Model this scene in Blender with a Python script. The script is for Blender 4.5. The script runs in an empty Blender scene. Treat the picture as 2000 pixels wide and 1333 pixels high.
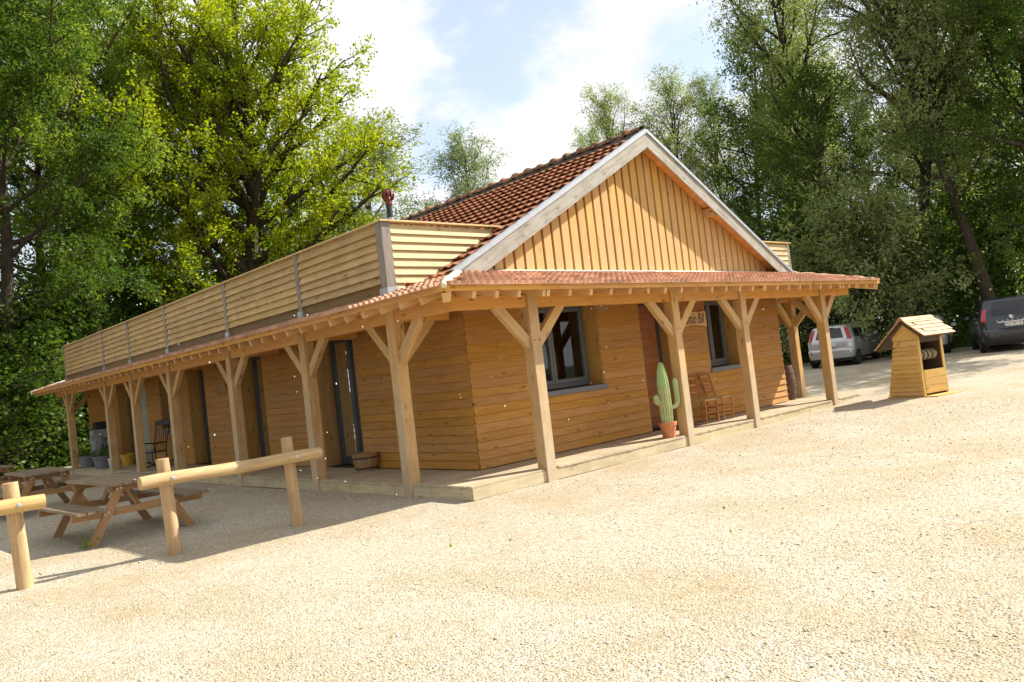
import bpy, math, random
import numpy as np
from mathutils import Vector, Matrix

SC = bpy.context.scene
COL = SC.collection
R = math.radians

# ------------------------------------------------------------------ camera, sky, sun, exposure
CAM_POS = Vector((-6.44, -7.979, 1.6))
CAM_YAW, CAM_PITCH, CAM_ROLL, CAM_F = R(47.024), R(2.266), R(6.607), 1531.07
fw = Vector((math.cos(CAM_PITCH)*math.cos(CAM_YAW), math.cos(CAM_PITCH)*math.sin(CAM_YAW), math.sin(CAM_PITCH)))
rt = Vector((math.sin(CAM_YAW), -math.cos(CAM_YAW), 0))
up = rt.cross(fw)
r2 = math.cos(CAM_ROLL)*rt - math.sin(CAM_ROLL)*up
u2 = math.sin(CAM_ROLL)*rt + math.cos(CAM_ROLL)*up
cam = bpy.data.cameras.new('camera')
cam.sensor_width = 36.0
cam.lens = CAM_F*36.0/2000.0
cam.clip_start = 0.1
cam.clip_end = 3000
cam_o = bpy.data.objects.new('camera', cam)
COL.objects.link(cam_o)
cam_o.matrix_world = Matrix(((r2.x, u2.x, -fw.x, CAM_POS.x), (r2.y, u2.y, -fw.y, CAM_POS.y), (r2.z, u2.z, -fw.z, CAM_POS.z), (0, 0, 0, 1)))
SC.camera = cam_o

def pix_dir(px, py):
    """direction of a photo pixel (2000 x 1333) in the world"""
    return (fw + r2*((px-1000)/CAM_F) - u2*((py-666.5)/CAM_F)).normalized()

def at_dist(px, dist):
    """ground position in the direction of a photo column, dist metres away on the horizon line"""
    py = 722 - 0.114*(px-1000)
    d = pix_dir(px, py)
    h = math.hypot(d.x, d.y)
    return CAM_POS.x + d.x/h*dist, CAM_POS.y + d.y/h*dist

TO_SUN = Vector((1.08, -0.46, 1.0)).normalized()
SUN_EL = math.asin(TO_SUN.z)
SUN_ROT = math.atan2(TO_SUN.x, TO_SUN.y)
sun = bpy.data.lights.new('sun', 'SUN')
sun.energy = 5.0
sun.angle = R(0.55)
sun.color = (1.0, 0.93, 0.80)
sun_o = bpy.data.objects.new('sun', sun)
COL.objects.link(sun_o)
sun_o.rotation_euler = (-TO_SUN).to_track_quat('-Z', 'Y').to_euler()
sun_o.location = (30, -15, 40)

world = bpy.data.worlds.new('World')
SC.world = world
world.use_nodes = True
wn, wl = world.node_tree.nodes, world.node_tree.links
wn.clear()
w_out = wn.new('ShaderNodeOutputWorld')
w_sky = wn.new('ShaderNodeTexSky')
w_sky.sky_type = 'NISHITA'
w_sky.sun_disc = False
w_sky.sun_elevation = SUN_EL
w_sky.sun_rotation = SUN_ROT
w_sky.air_density = 1.0
w_sky.dust_density = 1.0
w_sky.ozone_density = 1.0
w_bg = wn.new('ShaderNodeBackground')
w_bg.inputs['Strength'].default_value = 0.125
w_cl = wn.new('ShaderNodeBackground')
w_cl.inputs['Strength'].default_value = 1.0
w_mix = wn.new('ShaderNodeMixShader')
w_tc = wn.new('ShaderNodeTexCoord')
wl.new(w_sky.outputs[0], w_bg.inputs['Color'])

def wmath(op, a, b=None, c=None):
    n = wn.new('ShaderNodeMath'); n.operation = op
    for i, v in enumerate((a, b, c)):
        if v is None: continue
        if isinstance(v, (int, float)): n.inputs[i].default_value = v
        else: wl.new(v, n.inputs[i])
    return n.outputs[0]

def wnoise(scale, detail, rough, off):
    m = wn.new('ShaderNodeMapping'); m.inputs['Location'].default_value = off
    m.inputs['Scale'].default_value = (1, 1, 1.7)
    wl.new(w_tc.outputs['Generated'], m.inputs['Vector'])
    n = wn.new('ShaderNodeTexNoise'); n.inputs['Scale'].default_value = scale
    n.inputs['Detail'].default_value = detail; n.inputs['Roughness'].default_value = rough
    wl.new(m.outputs[0], n.inputs['Vector'])
    return n.outputs['Fac']
n_edge = wnoise(9.0, 9.0, 0.60, (3.1, 0.4, 1.7))
n_big = wnoise(2.3, 3.0, 0.5, (0.3, 5.2, 2.2))
# broken cloud cover: openings to the blue at a few directions and, elsewhere, wherever the large noise is low
gap = None
for px, py, rad, amt in ((945, 70, 0.085, 1.0), (975, 165, 0.055, 1.0), (890, 40, 0.06, 0.8), (1370, 85, 0.060, 0.75), (865, 300, 0.045, 0.8),
                         (1015, 15, 0.08, 0.9), (1100, 10, 0.05, 0.7), (720, 440, 0.06, 0.7), (1420, 150, 0.05, 0.55)):
    vd = wn.new('ShaderNodeVectorMath'); vd.operation = 'DISTANCE'
    d = pix_dir(px, py)
    wl.new(w_tc.outputs['Generated'], vd.inputs[0]); vd.inputs[1].default_value = d
    g = wmath('MULTIPLY', wmath('MAXIMUM', wmath('SUBTRACT', 1.0, wmath('DIVIDE', vd.outputs['Value'], rad)), -1.0), amt)
    gap = g if gap is None else wmath('SMOOTH_MAX', gap, g, 0.25)
rest = wmath('MULTIPLY', wmath('SUBTRACT', 0.44, n_big), 6.0)
field = wmath('MAXIMUM', gap, rest)
field = wmath('ADD', field, wmath('MULTIPLY', wmath('SUBTRACT', n_edge, 0.5), 3.0))
mr = wn.new('ShaderNodeMapRange'); mr.interpolation_type = 'SMOOTHSTEP'
mr.inputs['From Min'].default_value = -0.30; mr.inputs['From Max'].default_value = 0.75
mr.inputs['To Min'].default_value = 1.0; mr.inputs['To Max'].default_value = 0.36
wl.new(field, mr.inputs['Value'])
n_sh = wnoise(5.0, 6.0, 0.55, (7.7, 1.2, 4.4))
cr = wn.new('ShaderNodeValToRGB')
cr.color_ramp.elements[0].position = 0.30; cr.color_ramp.elements[0].color = (0.49, 0.50, 0.52, 1)
cr.color_ramp.elements[1].position = 0.62; cr.color_ramp.elements[1].color = (0.60, 0.60, 0.60, 1)
wl.new(n_sh, cr.inputs['Fac'])
wl.new(cr.outputs['Color'], w_cl.inputs['Color'])
wl.new(mr.outputs[0], w_mix.inputs['Fac'])
wl.new(w_bg.outputs[0], w_mix.inputs[1])
wl.new(w_cl.outputs[0], w_mix.inputs[2])
wl.new(w_mix.outputs[0], w_out.inputs['Surface'])

SC.view_settings.view_transform = 'Standard'
SC.view_settings.look = 'None'
SC.view_settings.exposure = 0.95
SC.view_settings.gamma = 1.0
SC.view_settings.use_curve_mapping = False
SC.render.engine = 'CYCLES'
SC.cycles.max_bounces = 8
SC.cycles.transparent_max_bounces = 8
SC.cycles.use_adaptive_sampling = True

# ------------------------------------------------------------------ materials
MAT = {}
def new_mat(name):
    m = bpy.data.materials.new(name); m.use_nodes = True
    nt = m.node_tree; nt.nodes.clear()
    out = nt.nodes.new('ShaderNodeOutputMaterial')
    b = nt.nodes.new('ShaderNodeBsdfPrincipled')
    nt.links.new(b.outputs[0], out.inputs['Surface'])
    MAT[name] = m
    return m, nt.nodes, nt.links, b, out

def col4(c): return (c[0], c[1], c[2], 1)

def ramp(N, L, fac, stops):
    r = N.new('ShaderNodeValToRGB')
    e = r.color_ramp.elements
    while len(e) < len(stops): e.new(0.5)
    for i, (p, c) in enumerate(stops):
        e[i].position = p; e[i].color = col4(c)
    L.new(fac, r.inputs['Fac'])
    return r.outputs['Color']

def noise(N, L, vec, scale, detail=4, rough=0.5, dist=0):
    n = N.new('ShaderNodeTexNoise')
    n.inputs['Scale'].default_value = scale; n.inputs['Detail'].default_value = detail
    n.inputs['Roughness'].default_value = rough; n.inputs['Distortion'].default_value = dist
    if vec is not None: L.new(vec, n.inputs['Vector'])
    return n.outputs['Fac']

def mixc(N, L, mode, fac, a, b):
    m = N.new('ShaderNodeMix'); m.data_type = 'RGBA'; m.blend_type = mode
    for i, v in ((0, fac), (6, a), (7, b)):
        if isinstance(v, (int, float)): m.inputs[i].default_value = v
        elif isinstance(v, tuple): m.inputs[i].default_value = col4(v)
        else: L.new(v, m.inputs[i])
    return m.outputs[2]

def mathn(N, L, op, a, b=0.0):
    m = N.new('ShaderNodeMath'); m.operation = op
    for i, v in enumerate((a, b)):
        if isinstance(v, (int, float)): m.inputs[i].default_value = v
        else: L.new(v, m.inputs[i])
    return m.outputs[0]

def maprange(N, L, v, a, b, c, d):
    m = N.new('ShaderNodeMapRange')
    for i, x in ((1, a), (2, b), (3, c), (4, d)): m.inputs[i].default_value = x
    L.new(v, m.inputs[0])
    return m.outputs[0]

def wood(name, c1, c2, axis='X', rough=0.62, knots=0.8, vary=0.16, weather=None, weather_z=None, stain=0.0, spec=0.3):
    """sawn timber: streaky grain along an axis, knots, tint differing from board to board"""
    m, N, L, b, out = new_mat(name)
    tc = N.new('ShaderNodeTexCoord'); oi = N.new('ShaderNodeObjectInfo')
    cmb = N.new('ShaderNodeCombineXYZ')
    rr = mathn(N, L, 'MULTIPLY', oi.outputs['Random'], 57.0)
    for i in range(3): L.new(rr, cmb.inputs[i])
    va = N.new('ShaderNodeVectorMath'); va.operation = 'ADD'
    L.new(tc.outputs['Object'], va.inputs[0]); L.new(cmb.outputs[0], va.inputs[1])
    def mapped(s_along, s_across):
        mp = N.new('ShaderNodeMapping')
        s = [s_across]*3; s['XYZ'.index(axis)] = s_along
        mp.inputs['Scale'].default_value = s
        L.new(va.outputs[0], mp.inputs['Vector'])
        return mp.outputs[0]
    g1 = noise(N, L, mapped(0.9, 9.0), 2.2, 5, 0.55, 1.2)
    g2 = noise(N, L, mapped(1.6, 70.0), 2.0, 3, 0.6, 0.3)
    c = ramp(N, L, g1, [(0.28, c1), (0.70, c2)])
    c = mixc(N, L, 'MULTIPLY', 0.55, c, ramp(N, L, g2, [(0.30, (0.72, 0.66, 0.58)), (0.62, (1, 1, 1))]))
    if knots:
        vo = N.new('ShaderNodeTexVoronoi'); vo.inputs['Scale'].default_value = 1.0
        vo.inputs['Randomness'].default_value = 1.0
        L.new(mapped(2.3, 6.0), vo.inputs['Vector'])
        k = ramp(N, L, vo.outputs['Distance'], [(0.05, (0, 0, 0)), (0.17, (1, 1, 1))])
        inv = mixc(N, L, 'MIX', mathn(N, L, 'MULTIPLY', mathn(N, L, 'SUBTRACT', 1.0, k), knots), c, (c1[0]*0.35, c1[1]*0.25, c1[2]*0.2))
        c = inv
    val = maprange(N, L, oi.outputs['Random'], 0, 1, 1-vary, 1+vary)
    hs = N.new('ShaderNodeHueSaturation')
    L.new(val, hs.inputs['Value']); L.new(c, hs.inputs['Color'])
    r2_ = mathn(N, L, 'FRACT', mathn(N, L, 'MULTIPLY', oi.outputs['Random'], 7.31))
    L.new(maprange(N, L, r2_, 0, 1, 0.4975, 0.5025), hs.inputs['Hue'])
    L.new(maprange(N, L, r2_, 0, 1, 0.94, 1.05), hs.inputs['Saturation'])
    c = hs.outputs['Color']
    geo = N.new('ShaderNodeNewGeometry')
    if weather:
        wv = noise(N, L, geo.outputs['Position'], 1.7, 4, 0.6)
        if weather_z:
            sep = N.new('ShaderNodeSeparateXYZ'); L.new(geo.outputs['Position'], sep.inputs[0])
            zf = maprange(N, L, sep.outputs['Z'], weather_z[0], weather_z[1], 1.0, 0.0)
            f = mathn(N, L, 'MULTIPLY', zf, maprange(N, L, wv, 0.3, 0.7, 0.55, 1.0))
            if name == 'post_wood':      # the faces turned outwards have greyed most
                sn = N.new('ShaderNodeSeparateXYZ'); L.new(geo.outputs['True Normal'], sn.inputs[0])
                isf = mathn(N, L, 'LESS_THAN', sep.outputs['Y'], 0.25)
                ofx = mathn(N, L, 'MULTIPLY', mathn(N, L, 'SUBTRACT', 1.0, isf), mathn(N, L, 'LESS_THAN', sn.outputs['X'], -0.4))
                ofy = mathn(N, L, 'MULTIPLY', isf, mathn(N, L, 'LESS_THAN', sn.outputs['Y'], -0.4))
                f = mathn(N, L, 'MULTIPLY', f, maprange(N, L, mathn(N, L, 'ADD', ofx, ofy), 0.0, 1.0, 0.35, 1.3))
        else:
            f = maprange(N, L, wv, 0.35, 0.65, 0.2, 0.9)
        wc = mixc(N, L, 'MULTIPLY', 0.5, weather, ramp(N, L, g2, [(0.3, (0.6, 0.58, 0.55)), (0.62, (1, 1, 1))]))
        c = mixc(N, L, 'MIX', f, c, wc)
    if stain:
        sv = noise(N, L, geo.outputs['Position'], 2.4, 5, 0.65)
        c = mixc(N, L, 'MULTIPLY', stain, c, ramp(N, L, sv, [(0.35, (0.55, 0.5, 0.42)), (0.6, (1, 1, 1))]))
    L.new(c, b.inputs['Base Color'])
    b.inputs['Roughness'].default_value = rough
    b.inputs['Specular IOR Level'].default_value = spec
    bp = N.new('ShaderNodeBump'); bp.inputs['Strength'].default_value = 0.35; bp.inputs['Distance'].default_value = 0.004
    L.new(g2, bp.inputs['Height']); L.new(bp.outputs[0], b.inputs['Normal'])
    return m

def plain(name, c, rough=0.5, metal=0.0, spec=0.5, nscale=0, namt=0.25, bump=0.0, coat=0.0, dirt=None):
    m, N, L, b, out = new_mat(name)
    b.inputs['Base Color'].default_value = col4(c)
    b.inputs['Roughness'].default_value = rough
    b.inputs['Metallic'].default_value = metal
    b.inputs['Specular IOR Level'].default_value = spec
    b.inputs['Coat Weight'].default_value = coat
    if nscale:
        tc = N.new('ShaderNodeTexCoord')
        n = noise(N, L, tc.outputs['Object'], nscale, 6, 0.6)
        lo = tuple(x*(1-namt) for x in c); hi = tuple(min(1, x*(1+namt)) for x in c)
        if dirt: lo = dirt
        L.new(ramp(N, L, n, [(0.32, lo), (0.66, hi)]), b.inputs['Base Color'])
        L.new(maprange(N, L, n, 0.3, 0.7, min(1, rough*1.25), rough*0.8), b.inputs['Roughness'])
        if bump:
            bp = N.new('ShaderNodeBump'); bp.inputs['Strength'].default_value = bump; bp.inputs['Distance'].default_value = 0.01
            L.new(n, bp.inputs['Height']); L.new(bp.outputs[0], b.inputs['Normal'])
    return m

def leaf_mat(name, c_lo, c_hi, trans=0.45, tcol=None, rough=0.5):
    m, N, L, b, out = new_mat(name)
    at = N.new('ShaderNodeAttribute'); at.attribute_name = 'tint'
    c = ramp(N, L, at.outputs['Fac'], [(0.0, c_lo), (1.0, c_hi)])
    L.new(c, b.inputs['Base Color'])
    b.inputs['Roughness'].default_value = rough
    b.inputs['Specular IOR Level'].default_value = 0.16
    tr = N.new('ShaderNodeBsdfTranslucent')
    k = tcol or (1.25, 1.35, 0.55)
    L.new(mixc(N, L, 'MULTIPLY', 1.0, c, k), tr.inputs['Color'])
    mx = N.new('ShaderNodeMixShader'); mx.inputs[0].default_value = trans
    L.new(b.outputs[0], mx.inputs[1]); L.new(tr.outputs[0], mx.inputs[2])
    L.new(mx.outputs[0], out.inputs['Surface'])
    return m

wood('cladding', (0.37, 0.170, 0.032), (0.50, 0.260, 0.060), vary=0.07)
wood('gable_wood', (0.50, 0.275, 0.068), (0.64, 0.40, 0.125), vary=0.09, weather=(0.54, 0.39, 0.20), weather_z=(2.6, 5.6))
wood('parapet_wood', (0.46, 0.31, 0.13), (0.60, 0.44, 0.21), vary=0.12, stain=0.35)
wood('parapet_bright', (0.54, 0.42, 0.20), (0.66, 0.54, 0.29), vary=0.09)
wood('grey_wood', (0.19, 0.17, 0.145), (0.31, 0.28, 0.24), vary=0.10, knots=0.5)
wood('barge_wood', (0.27, 0.26, 0.235), (0.45, 0.43, 0.39), vary=0.05, knots=0.7, stain=0.5)
wood('stained_wood', (0.17, 0.105, 0.045), (0.26, 0.165, 0.075), vary=0.08)
wood('beam_wood', (0.55, 0.255, 0.058), (0.67, 0.36, 0.10), vary=0.10, knots=0.9)
wood('post_wood', (0.50, 0.285, 0.095), (0.62, 0.40, 0.165), vary=0.08, knots=0.95, weather=(0.52, 0.43, 0.31), weather_z=(0.0, 2.7), stain=0.3)  # foot greyed by weather; orange bounce light up high put into colour too
wood('rafter_wood', (0.56, 0.32, 0.12), (0.68, 0.45, 0.21), vary=0.08)
wood('soffit_wood', (0.58, 0.25, 0.06), (0.70, 0.36, 0.11), vary=0.10)
wood('deck_wood', (0.43, 0.36, 0.25), (0.55, 0.47, 0.34), vary=0.10, knots=0.25, stain=0.25)
wood('fascia_wood', (0.50, 0.42, 0.27), (0.62, 0.54, 0.37), vary=0.07, knots=0.6, stain=0.4)
wood('jamb_wood', (0.34, 0.185, 0.05), (0.44, 0.265, 0.09), axis='Z', vary=0.06)
wood('door_wood', (0.20, 0.07, 0.02), (0.30, 0.115, 0.035), vary=0.06)
wood('picnic_wood', (0.18, 0.135, 0.085), (0.30, 0.235, 0.15), vary=0.16, knots=0.5, stain=0.4)
wood('picnic_leg_wood', (0.30, 0.17, 0.075), (0.42, 0.25, 0.12), vary=0.12, knots=0.5)
wood('log_wood', (0.44, 0.29, 0.12), (0.64, 0.47, 0.24), vary=0.08, knots=0.9, stain=0.3)
wood('log_wood_upright', (0.42, 0.27, 0.13), (0.58, 0.42, 0.23), axis='Z', vary=0.08, knots=0.9, stain=0.3)
wood('well_wood', (0.56, 0.34, 0.10), (0.68, 0.46, 0.17), vary=0.10)
wood('shingle_wood', (0.42, 0.24, 0.12), (0.60, 0.40, 0.24), vary=0.22)
wood('chair_wood', (0.36, 0.12, 0.025), (0.48, 0.19, 0.05), axis='Z', vary=0.04, knots=0.0, rough=0.35, spec=0.5)
wood('barrel_wood', (0.07, 0.042, 0.025), (0.12, 0.075, 0.045), axis='Z', vary=0.15, knots=0.2)
wood('tub_wood', (0.28, 0.16, 0.07), (0.40, 0.25, 0.12), axis='Z', vary=0.08, knots=0.3)
wood('sign_wood', (0.58, 0.36, 0.15), (0.68, 0.46, 0.21), vary=0.03, knots=0.4)
plain('dark_frame', (0.045, 0.05, 0.055), 0.45, 0.0, 0.4)
plain('grey_frame', (0.10, 0.105, 0.11), 0.42, 0.0, 0.4)
plain('sill_grey', (0.13, 0.135, 0.15), 0.5, nscale=8, namt=0.12)
plain('zinc', (0.40, 0.42, 0.45), 0.45, 0.6, 0.5, nscale=6, namt=0.18)
plain('white_metal', (0.75, 0.76, 0.76), 0.5)
plain('mortar', (0.62, 0.53, 0.38), 0.9, nscale=14, namt=0.2, bump=0.6)
plain('screw', (0.55, 0.56, 0.58), 0.35, 0.9)
plain('iron_dark', (0.05, 0.045, 0.042), 0.6, 0.3, nscale=15, namt=0.3)
plain('rust_band', (0.12, 0.055, 0.03), 0.75, 0.1, nscale=20, namt=0.4)
plain('flue_black', (0.03, 0.033, 0.04), 0.5, 0.2)
plain('flue_red', (0.16, 0.035, 0.022), 0.6, 0.2, nscale=12, namt=0.3)
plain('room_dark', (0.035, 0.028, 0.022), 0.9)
plain('shutter_green', (0.30, 0.34, 0.30), 0.6, nscale=4, namt=0.12)
plain('rope', (0.34, 0.26, 0.16), 0.9, nscale=40, namt=0.3)
plain('terracotta', (0.50, 0.19, 0.085), 0.75, nscale=9, namt=0.15)
plain('soil', (0.05, 0.035, 0.025), 1.0, nscale=30, namt=0.4, bump=0.8)
plain('cactus_green', (0.32, 0.44, 0.18), 0.55, nscale=5, namt=0.16)
plain('cactus_low', (0.36, 0.40, 0.18), 0.6, nscale=6, namt=0.2)
plain('pot_grey', (0.16, 0.17, 0.19), 0.6, nscale=5, namt=0.1)
plain('bucket_white', (0.62, 0.64, 0.66), 0.5)
plain('bucket_yellow', (0.62, 0.34, 0.03), 0.5)
plain('locker_grey', (0.36, 0.40, 0.44), 0.5, 0.2, nscale=3, namt=0.1)
plain('chrome', (0.7, 0.7, 0.7), 0.2, 1.0)
plain('black_paint', (0.018, 0.017, 0.017), 0.4)
plain('straw', (0.50, 0.36, 0.16), 0.9, nscale=60, namt=0.3)
plain('ink', (0.04, 0.02, 0.012), 0.8)
plain('car_silver', (0.50, 0.50, 0.52), 0.32, 0.55, 0.5, coat=0.6)
plain('car_dark', (0.022, 0.026, 0.036), 0.30, 0.3, 0.5, coat=0.7)
plain('car_white', (0.55, 0.55, 0.57), 0.35, 0.2, 0.5, coat=0.5)
plain('car_plastic', (0.03, 0.03, 0.032), 0.55)
plain('tyre', (0.018, 0.018, 0.018), 0.85, nscale=20, namt=0.3)
plain('rim', (0.58, 0.59, 0.61), 0.35, 0.8)
plain('lamp_red', (0.42, 0.012, 0.012), 0.15, 0, 0.6, coat=0.8)
plain('lamp_clear', (0.7, 0.62, 0.6), 0.15, 0, 0.6, coat=0.8)
plain('plate_white', (0.75, 0.75, 0.72), 0.5)
plain('plate_blue', (0.03, 0.16, 0.45), 0.5)
plain('car_glass', (0.012, 0.014, 0.016), 0.05, 0, 0.6)
plain('bulb_glass', (0.75, 0.74, 0.70), 0.15, 0, 0.5)
plain('fluff_white', (0.85, 0.85, 0.83), 0.9)

# window glass: clear sheet over a dark room
m, N, L, b, out = new_mat('glass')
gl = N.new('ShaderNodeBsdfGlossy'); gl.inputs['Roughness'].default_value = 0.02
gl.inputs['Color'].default_value = (0.9, 0.93, 0.95, 1)
tr = N.new('ShaderNodeBsdfTransparent'); tr.inputs['Color'].default_value = (0.82, 0.86, 0.86, 1)
fr = N.new('ShaderNodeFresnel'); fr.inputs['IOR'].default_value = 1.52
mx = N.new('ShaderNodeMixShader')
L.new(mathn(N, L, 'MULTIPLY', fr.outputs[0], 1.6), mx.inputs[0]); L.new(tr.outputs[0], mx.inputs[1]); L.new(gl.outputs[0], mx.inputs[2])
L.new(mx.outputs[0], out.inputs['Surface'])

def tile_mat(name, base, dark, lich, moss=0.0):
    m, N, L, b, out = new_mat(name)
    geo = N.new('ShaderNodeNewGeometry'); oi = N.new('ShaderNodeObjectInfo')
    wn_ = N.new('ShaderNodeTexWhiteNoise'); wn_.noise_dimensions = '3D'
    # tint from tile to tile: by object for single tiles, by cell for the joined far ones
    mp = N.new('ShaderNodeMapping'); mp.inputs['Scale'].default_value = (3.2, 4.9, 3.2)
    L.new(geo.outputs['Position'], mp.inputs['Vector'])
    fl = N.new('ShaderNodeVectorMath'); fl.operation = 'FLOOR'; L.new(mp.outputs[0], fl.inputs[0])
    L.new(fl.outputs[0], wn_.inputs['Vector'])
    n1 = noise(N, L, geo.outputs['Position'], 3.5, 6, 0.65)
    n2 = noise(N, L, geo.outputs['Position'], 28.0, 4, 0.6)
    c = ramp(N, L, wn_.outputs['Value'], [(0.0, tuple(x*0.78 for x in base)), (0.5, base), (1.0, tuple(min(1, x*1.25) for x in base))])
    c = mixc(N, L, 'MIX', maprange(N, L, n1, 0.48, 0.72, 0.0, 0.75), c, dark)
    c = mixc(N, L, 'MIX', maprange(N, L, n2, 0.60, 0.75, 0.0, 0.55), c, lich)
    if moss:
        n3 = noise(N, L, geo.outputs['Position'], 6.0, 5, 0.7)
        c = mixc(N, L, 'MIX', maprange(N, L, n3, 0.42, 0.60, 0.0, moss), c, (0.035, 0.032, 0.022))
    L.new(c, b.inputs['Base Color'])
    b.inputs['Roughness'].default_value = 0.85
    b.inputs['Specular IOR Level'].default_value = 0.2
    bp = N.new('ShaderNodeBump'); bp.inputs['Strength'].default_value = 0.4; bp.inputs['Distance'].default_value = 0.006
    L.new(n2, bp.inputs['Height']); L.new(bp.outputs[0], b.inputs['Normal'])
    return m
tile_mat('roof_tile', (0.34, 0.14, 0.075), (0.15, 0.07, 0.042), (0.40, 0.29, 0.18))
tile_mat('porch_tile', (0.52, 0.31, 0.215), (0.44, 0.24, 0.16), (0.60, 0.44, 0.33))
tile_mat('ridge_tile', (0.30, 0.16, 0.09), (0.09, 0.06, 0.04), (0.40, 0.32, 0.22), moss=0.9)

# bark
def bark(name, c1, c2):
    m, N, L, b, out = new_mat(name)
    tc = N.new('ShaderNodeTexCoord'); mp = N.new('ShaderNodeMapping'); mp.inputs['Scale'].default_value = (5, 5, 0.9)
    L.new(tc.outputs['Object'], mp.inputs['Vector'])
    n = noise(N, L, mp.outputs[0], 3.0, 6, 0.7)
    L.new(ramp(N, L, n, [(0.3, c1), (0.7, c2)]), b.inputs['Base Color'])
    b.inputs['Roughness'].default_value = 0.95; b.inputs['Specular IOR Level'].default_value = 0.1
    bp = N.new('ShaderNodeBump'); bp.inputs['Strength'].default_value = 0.8; bp.inputs['Distance'].default_value = 0.03
    L.new(n, bp.inputs['Height']); L.new(bp.outputs[0], b.inputs['Normal'])
bark('bark_dark', (0.035, 0.028, 0.02), (0.09, 0.075, 0.055))
bark('bark_brown', (0.085, 0.058, 0.035), (0.20, 0.145, 0.09))
leaf_mat('leaf_oak', (0.215, 0.295, 0.016), (0.37, 0.41, 0.030), 0.5, (1.3, 1.3, 0.4))
leaf_mat('leaf_ash', (0.125, 0.205, 0.026), (0.295, 0.370, 0.062), 0.48)
leaf_mat('leaf_dark', (0.045, 0.095, 0.016), (0.110, 0.170, 0.030), 0.42)
leaf_mat('leaf_willow', (0.17, 0.225, 0.085), (0.33, 0.375, 0.175), 0.48, (1.2, 1.25, 0.6))
leaf_mat('leaf_willow_pale', (0.17, 0.22, 0.10), (0.27, 0.32, 0.17), 0.42, (1.15, 1.25, 0.7))
leaf_mat('leaf_bright', (0.12, 0.20, 0.015), (0.24, 0.32, 0.03), 0.5, (1.3, 1.3, 0.4))
leaf_mat('grass', (0.045, 0.09, 0.015), (0.11, 0.17, 0.035), 0.3)

# gravel: pale limestone chippings with sandy, compacted patches
m, N, L, b, out = new_mat('gravel')
geo = N.new('ShaderNodeNewGeometry'); P = geo.outputs['Position']
big = noise(N, L, P, 0.55, 5, 0.6, 0.4)
med = noise(N, L, P, 2.6, 5, 0.65)
fine = noise(N, L, P, 95.0, 3, 0.7)
vo = N.new('ShaderNodeTexVoronoi'); vo.inputs['Scale'].default_value = 62.0; L.new(P, vo.inputs['Vector'])
vo2 = N.new('ShaderNodeTexVoronoi'); vo2.inputs['Scale'].default_value = 26.0; L.new(P, vo2.inputs['Vector'])
stone = ramp(N, L, vo.outputs['Color'], [(0.0, (0.33, 0.29, 0.225)), (0.5, (0.50, 0.455, 0.37)), (1.0, (0.66, 0.62, 0.53))])
sand = ramp(N, L, fine, [(0.3, (0.35, 0.28, 0.175)), (0.7, (0.51, 0.42, 0.285))])
sfac = mathn(N, L, 'ADD', maprange(N, L, big, 0.42, 0.66, 0.0, 0.75), maprange(N, L, med, 0.50, 0.70, 0.0, 0.40))
cc = mixc(N, L, 'MIX', sfac, stone, sand)
cc = mixc(N, L, 'MULTIPLY', 0.5, cc, ramp(N, L, vo2.outputs['Color'], [(0.0, (0.72, 0.68, 0.62)), (0.3, (1, 1, 1))]))
n4 = noise(N, L, P, 120.0, 3, 0.6)
n5 = noise(N, L, P, 21.0, 4, 0.65)
cc = mixc(N, L, 'MULTIPLY', 0.75, cc, ramp(N, L, n5, [(0.34, (0.72, 0.67, 0.60)), (0.56, (1.0, 1.0, 1.0))]))
cc = mixc(N, L, 'MULTIPLY', 0.6, cc, ramp(N, L, n4, [(0.33, (0.55, 0.50, 0.44)), (0.5, (1, 1, 1))]))
L.new(cc, b.inputs['Base Color']); b.inputs['Roughness'].default_value = 0.95; b.inputs['Specular IOR Level'].default_value = 0.15
h = mathn(N, L, 'ADD', mathn(N, L, 'MULTIPLY', vo.outputs['Distance'], -1.0), mathn(N, L, 'MULTIPLY', fine, 0.5))
bp = N.new('ShaderNodeBump'); bp.inputs['Strength'].default_value = 0.85; bp.inputs['Distance'].default_value = 0.012
L.new(h, bp.inputs['Height'])
bp2 = N.new('ShaderNodeBump'); bp2.inputs['Strength'].default_value = 0.5; bp2.inputs['Distance'].default_value = 0.05
L.new(med, bp2.inputs['Height']); L.new(bp.outputs[0], bp2.inputs['Normal']); L.new(bp2.outputs[0], b.inputs['Normal'])
m, N, L, b, out = new_mat('pebble')
at = N.new('ShaderNodeAttribute'); at.attribute_name = 'tint'
L.new(ramp(N, L, at.outputs['Fac'], [(0.0, (0.40, 0.34, 0.25)), (0.25, (0.52, 0.46, 0.36)), (0.8, (0.64, 0.59, 0.49)), (1.0, (0.74, 0.71, 0.64))]), b.inputs['Base Color'])
b.inputs['Roughness'].default_value = 0.9; b.inputs['Specular IOR Level'].default_value = 0.2
# woodland floor
m, N, L, b, out = new_mat('woodland_floor')
geo = N.new('ShaderNodeNewGeometry'); P = geo.outputs['Position']
n1 = noise(N, L, P, 0.7, 6, 0.65); n2 = noise(N, L, P, 18, 5, 0.7)
c = ramp(N, L, n1, [(0.35, (0.055, 0.045, 0.028)), (0.65, (0.045, 0.075, 0.018))])
c = mixc(N, L, 'MULTIPLY', 0.6, c, ramp(N, L, n2, [(0.3, (0.5, 0.5, 0.5)), (0.7, (1.2, 1.2, 1.1))]))
L.new(c, b.inputs['Base Color']); b.inputs['Roughness'].default_value = 1.0; b.inputs['Specular IOR Level'].default_value = 0.1
bp = N.new('ShaderNodeBump'); bp.inputs['Strength'].default_value = 0.8; bp.inputs['Distance'].default_value = 0.08
L.new(n2, bp.inputs['Height']); L.new(bp.outputs[0], b.inputs['Normal'])

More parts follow.
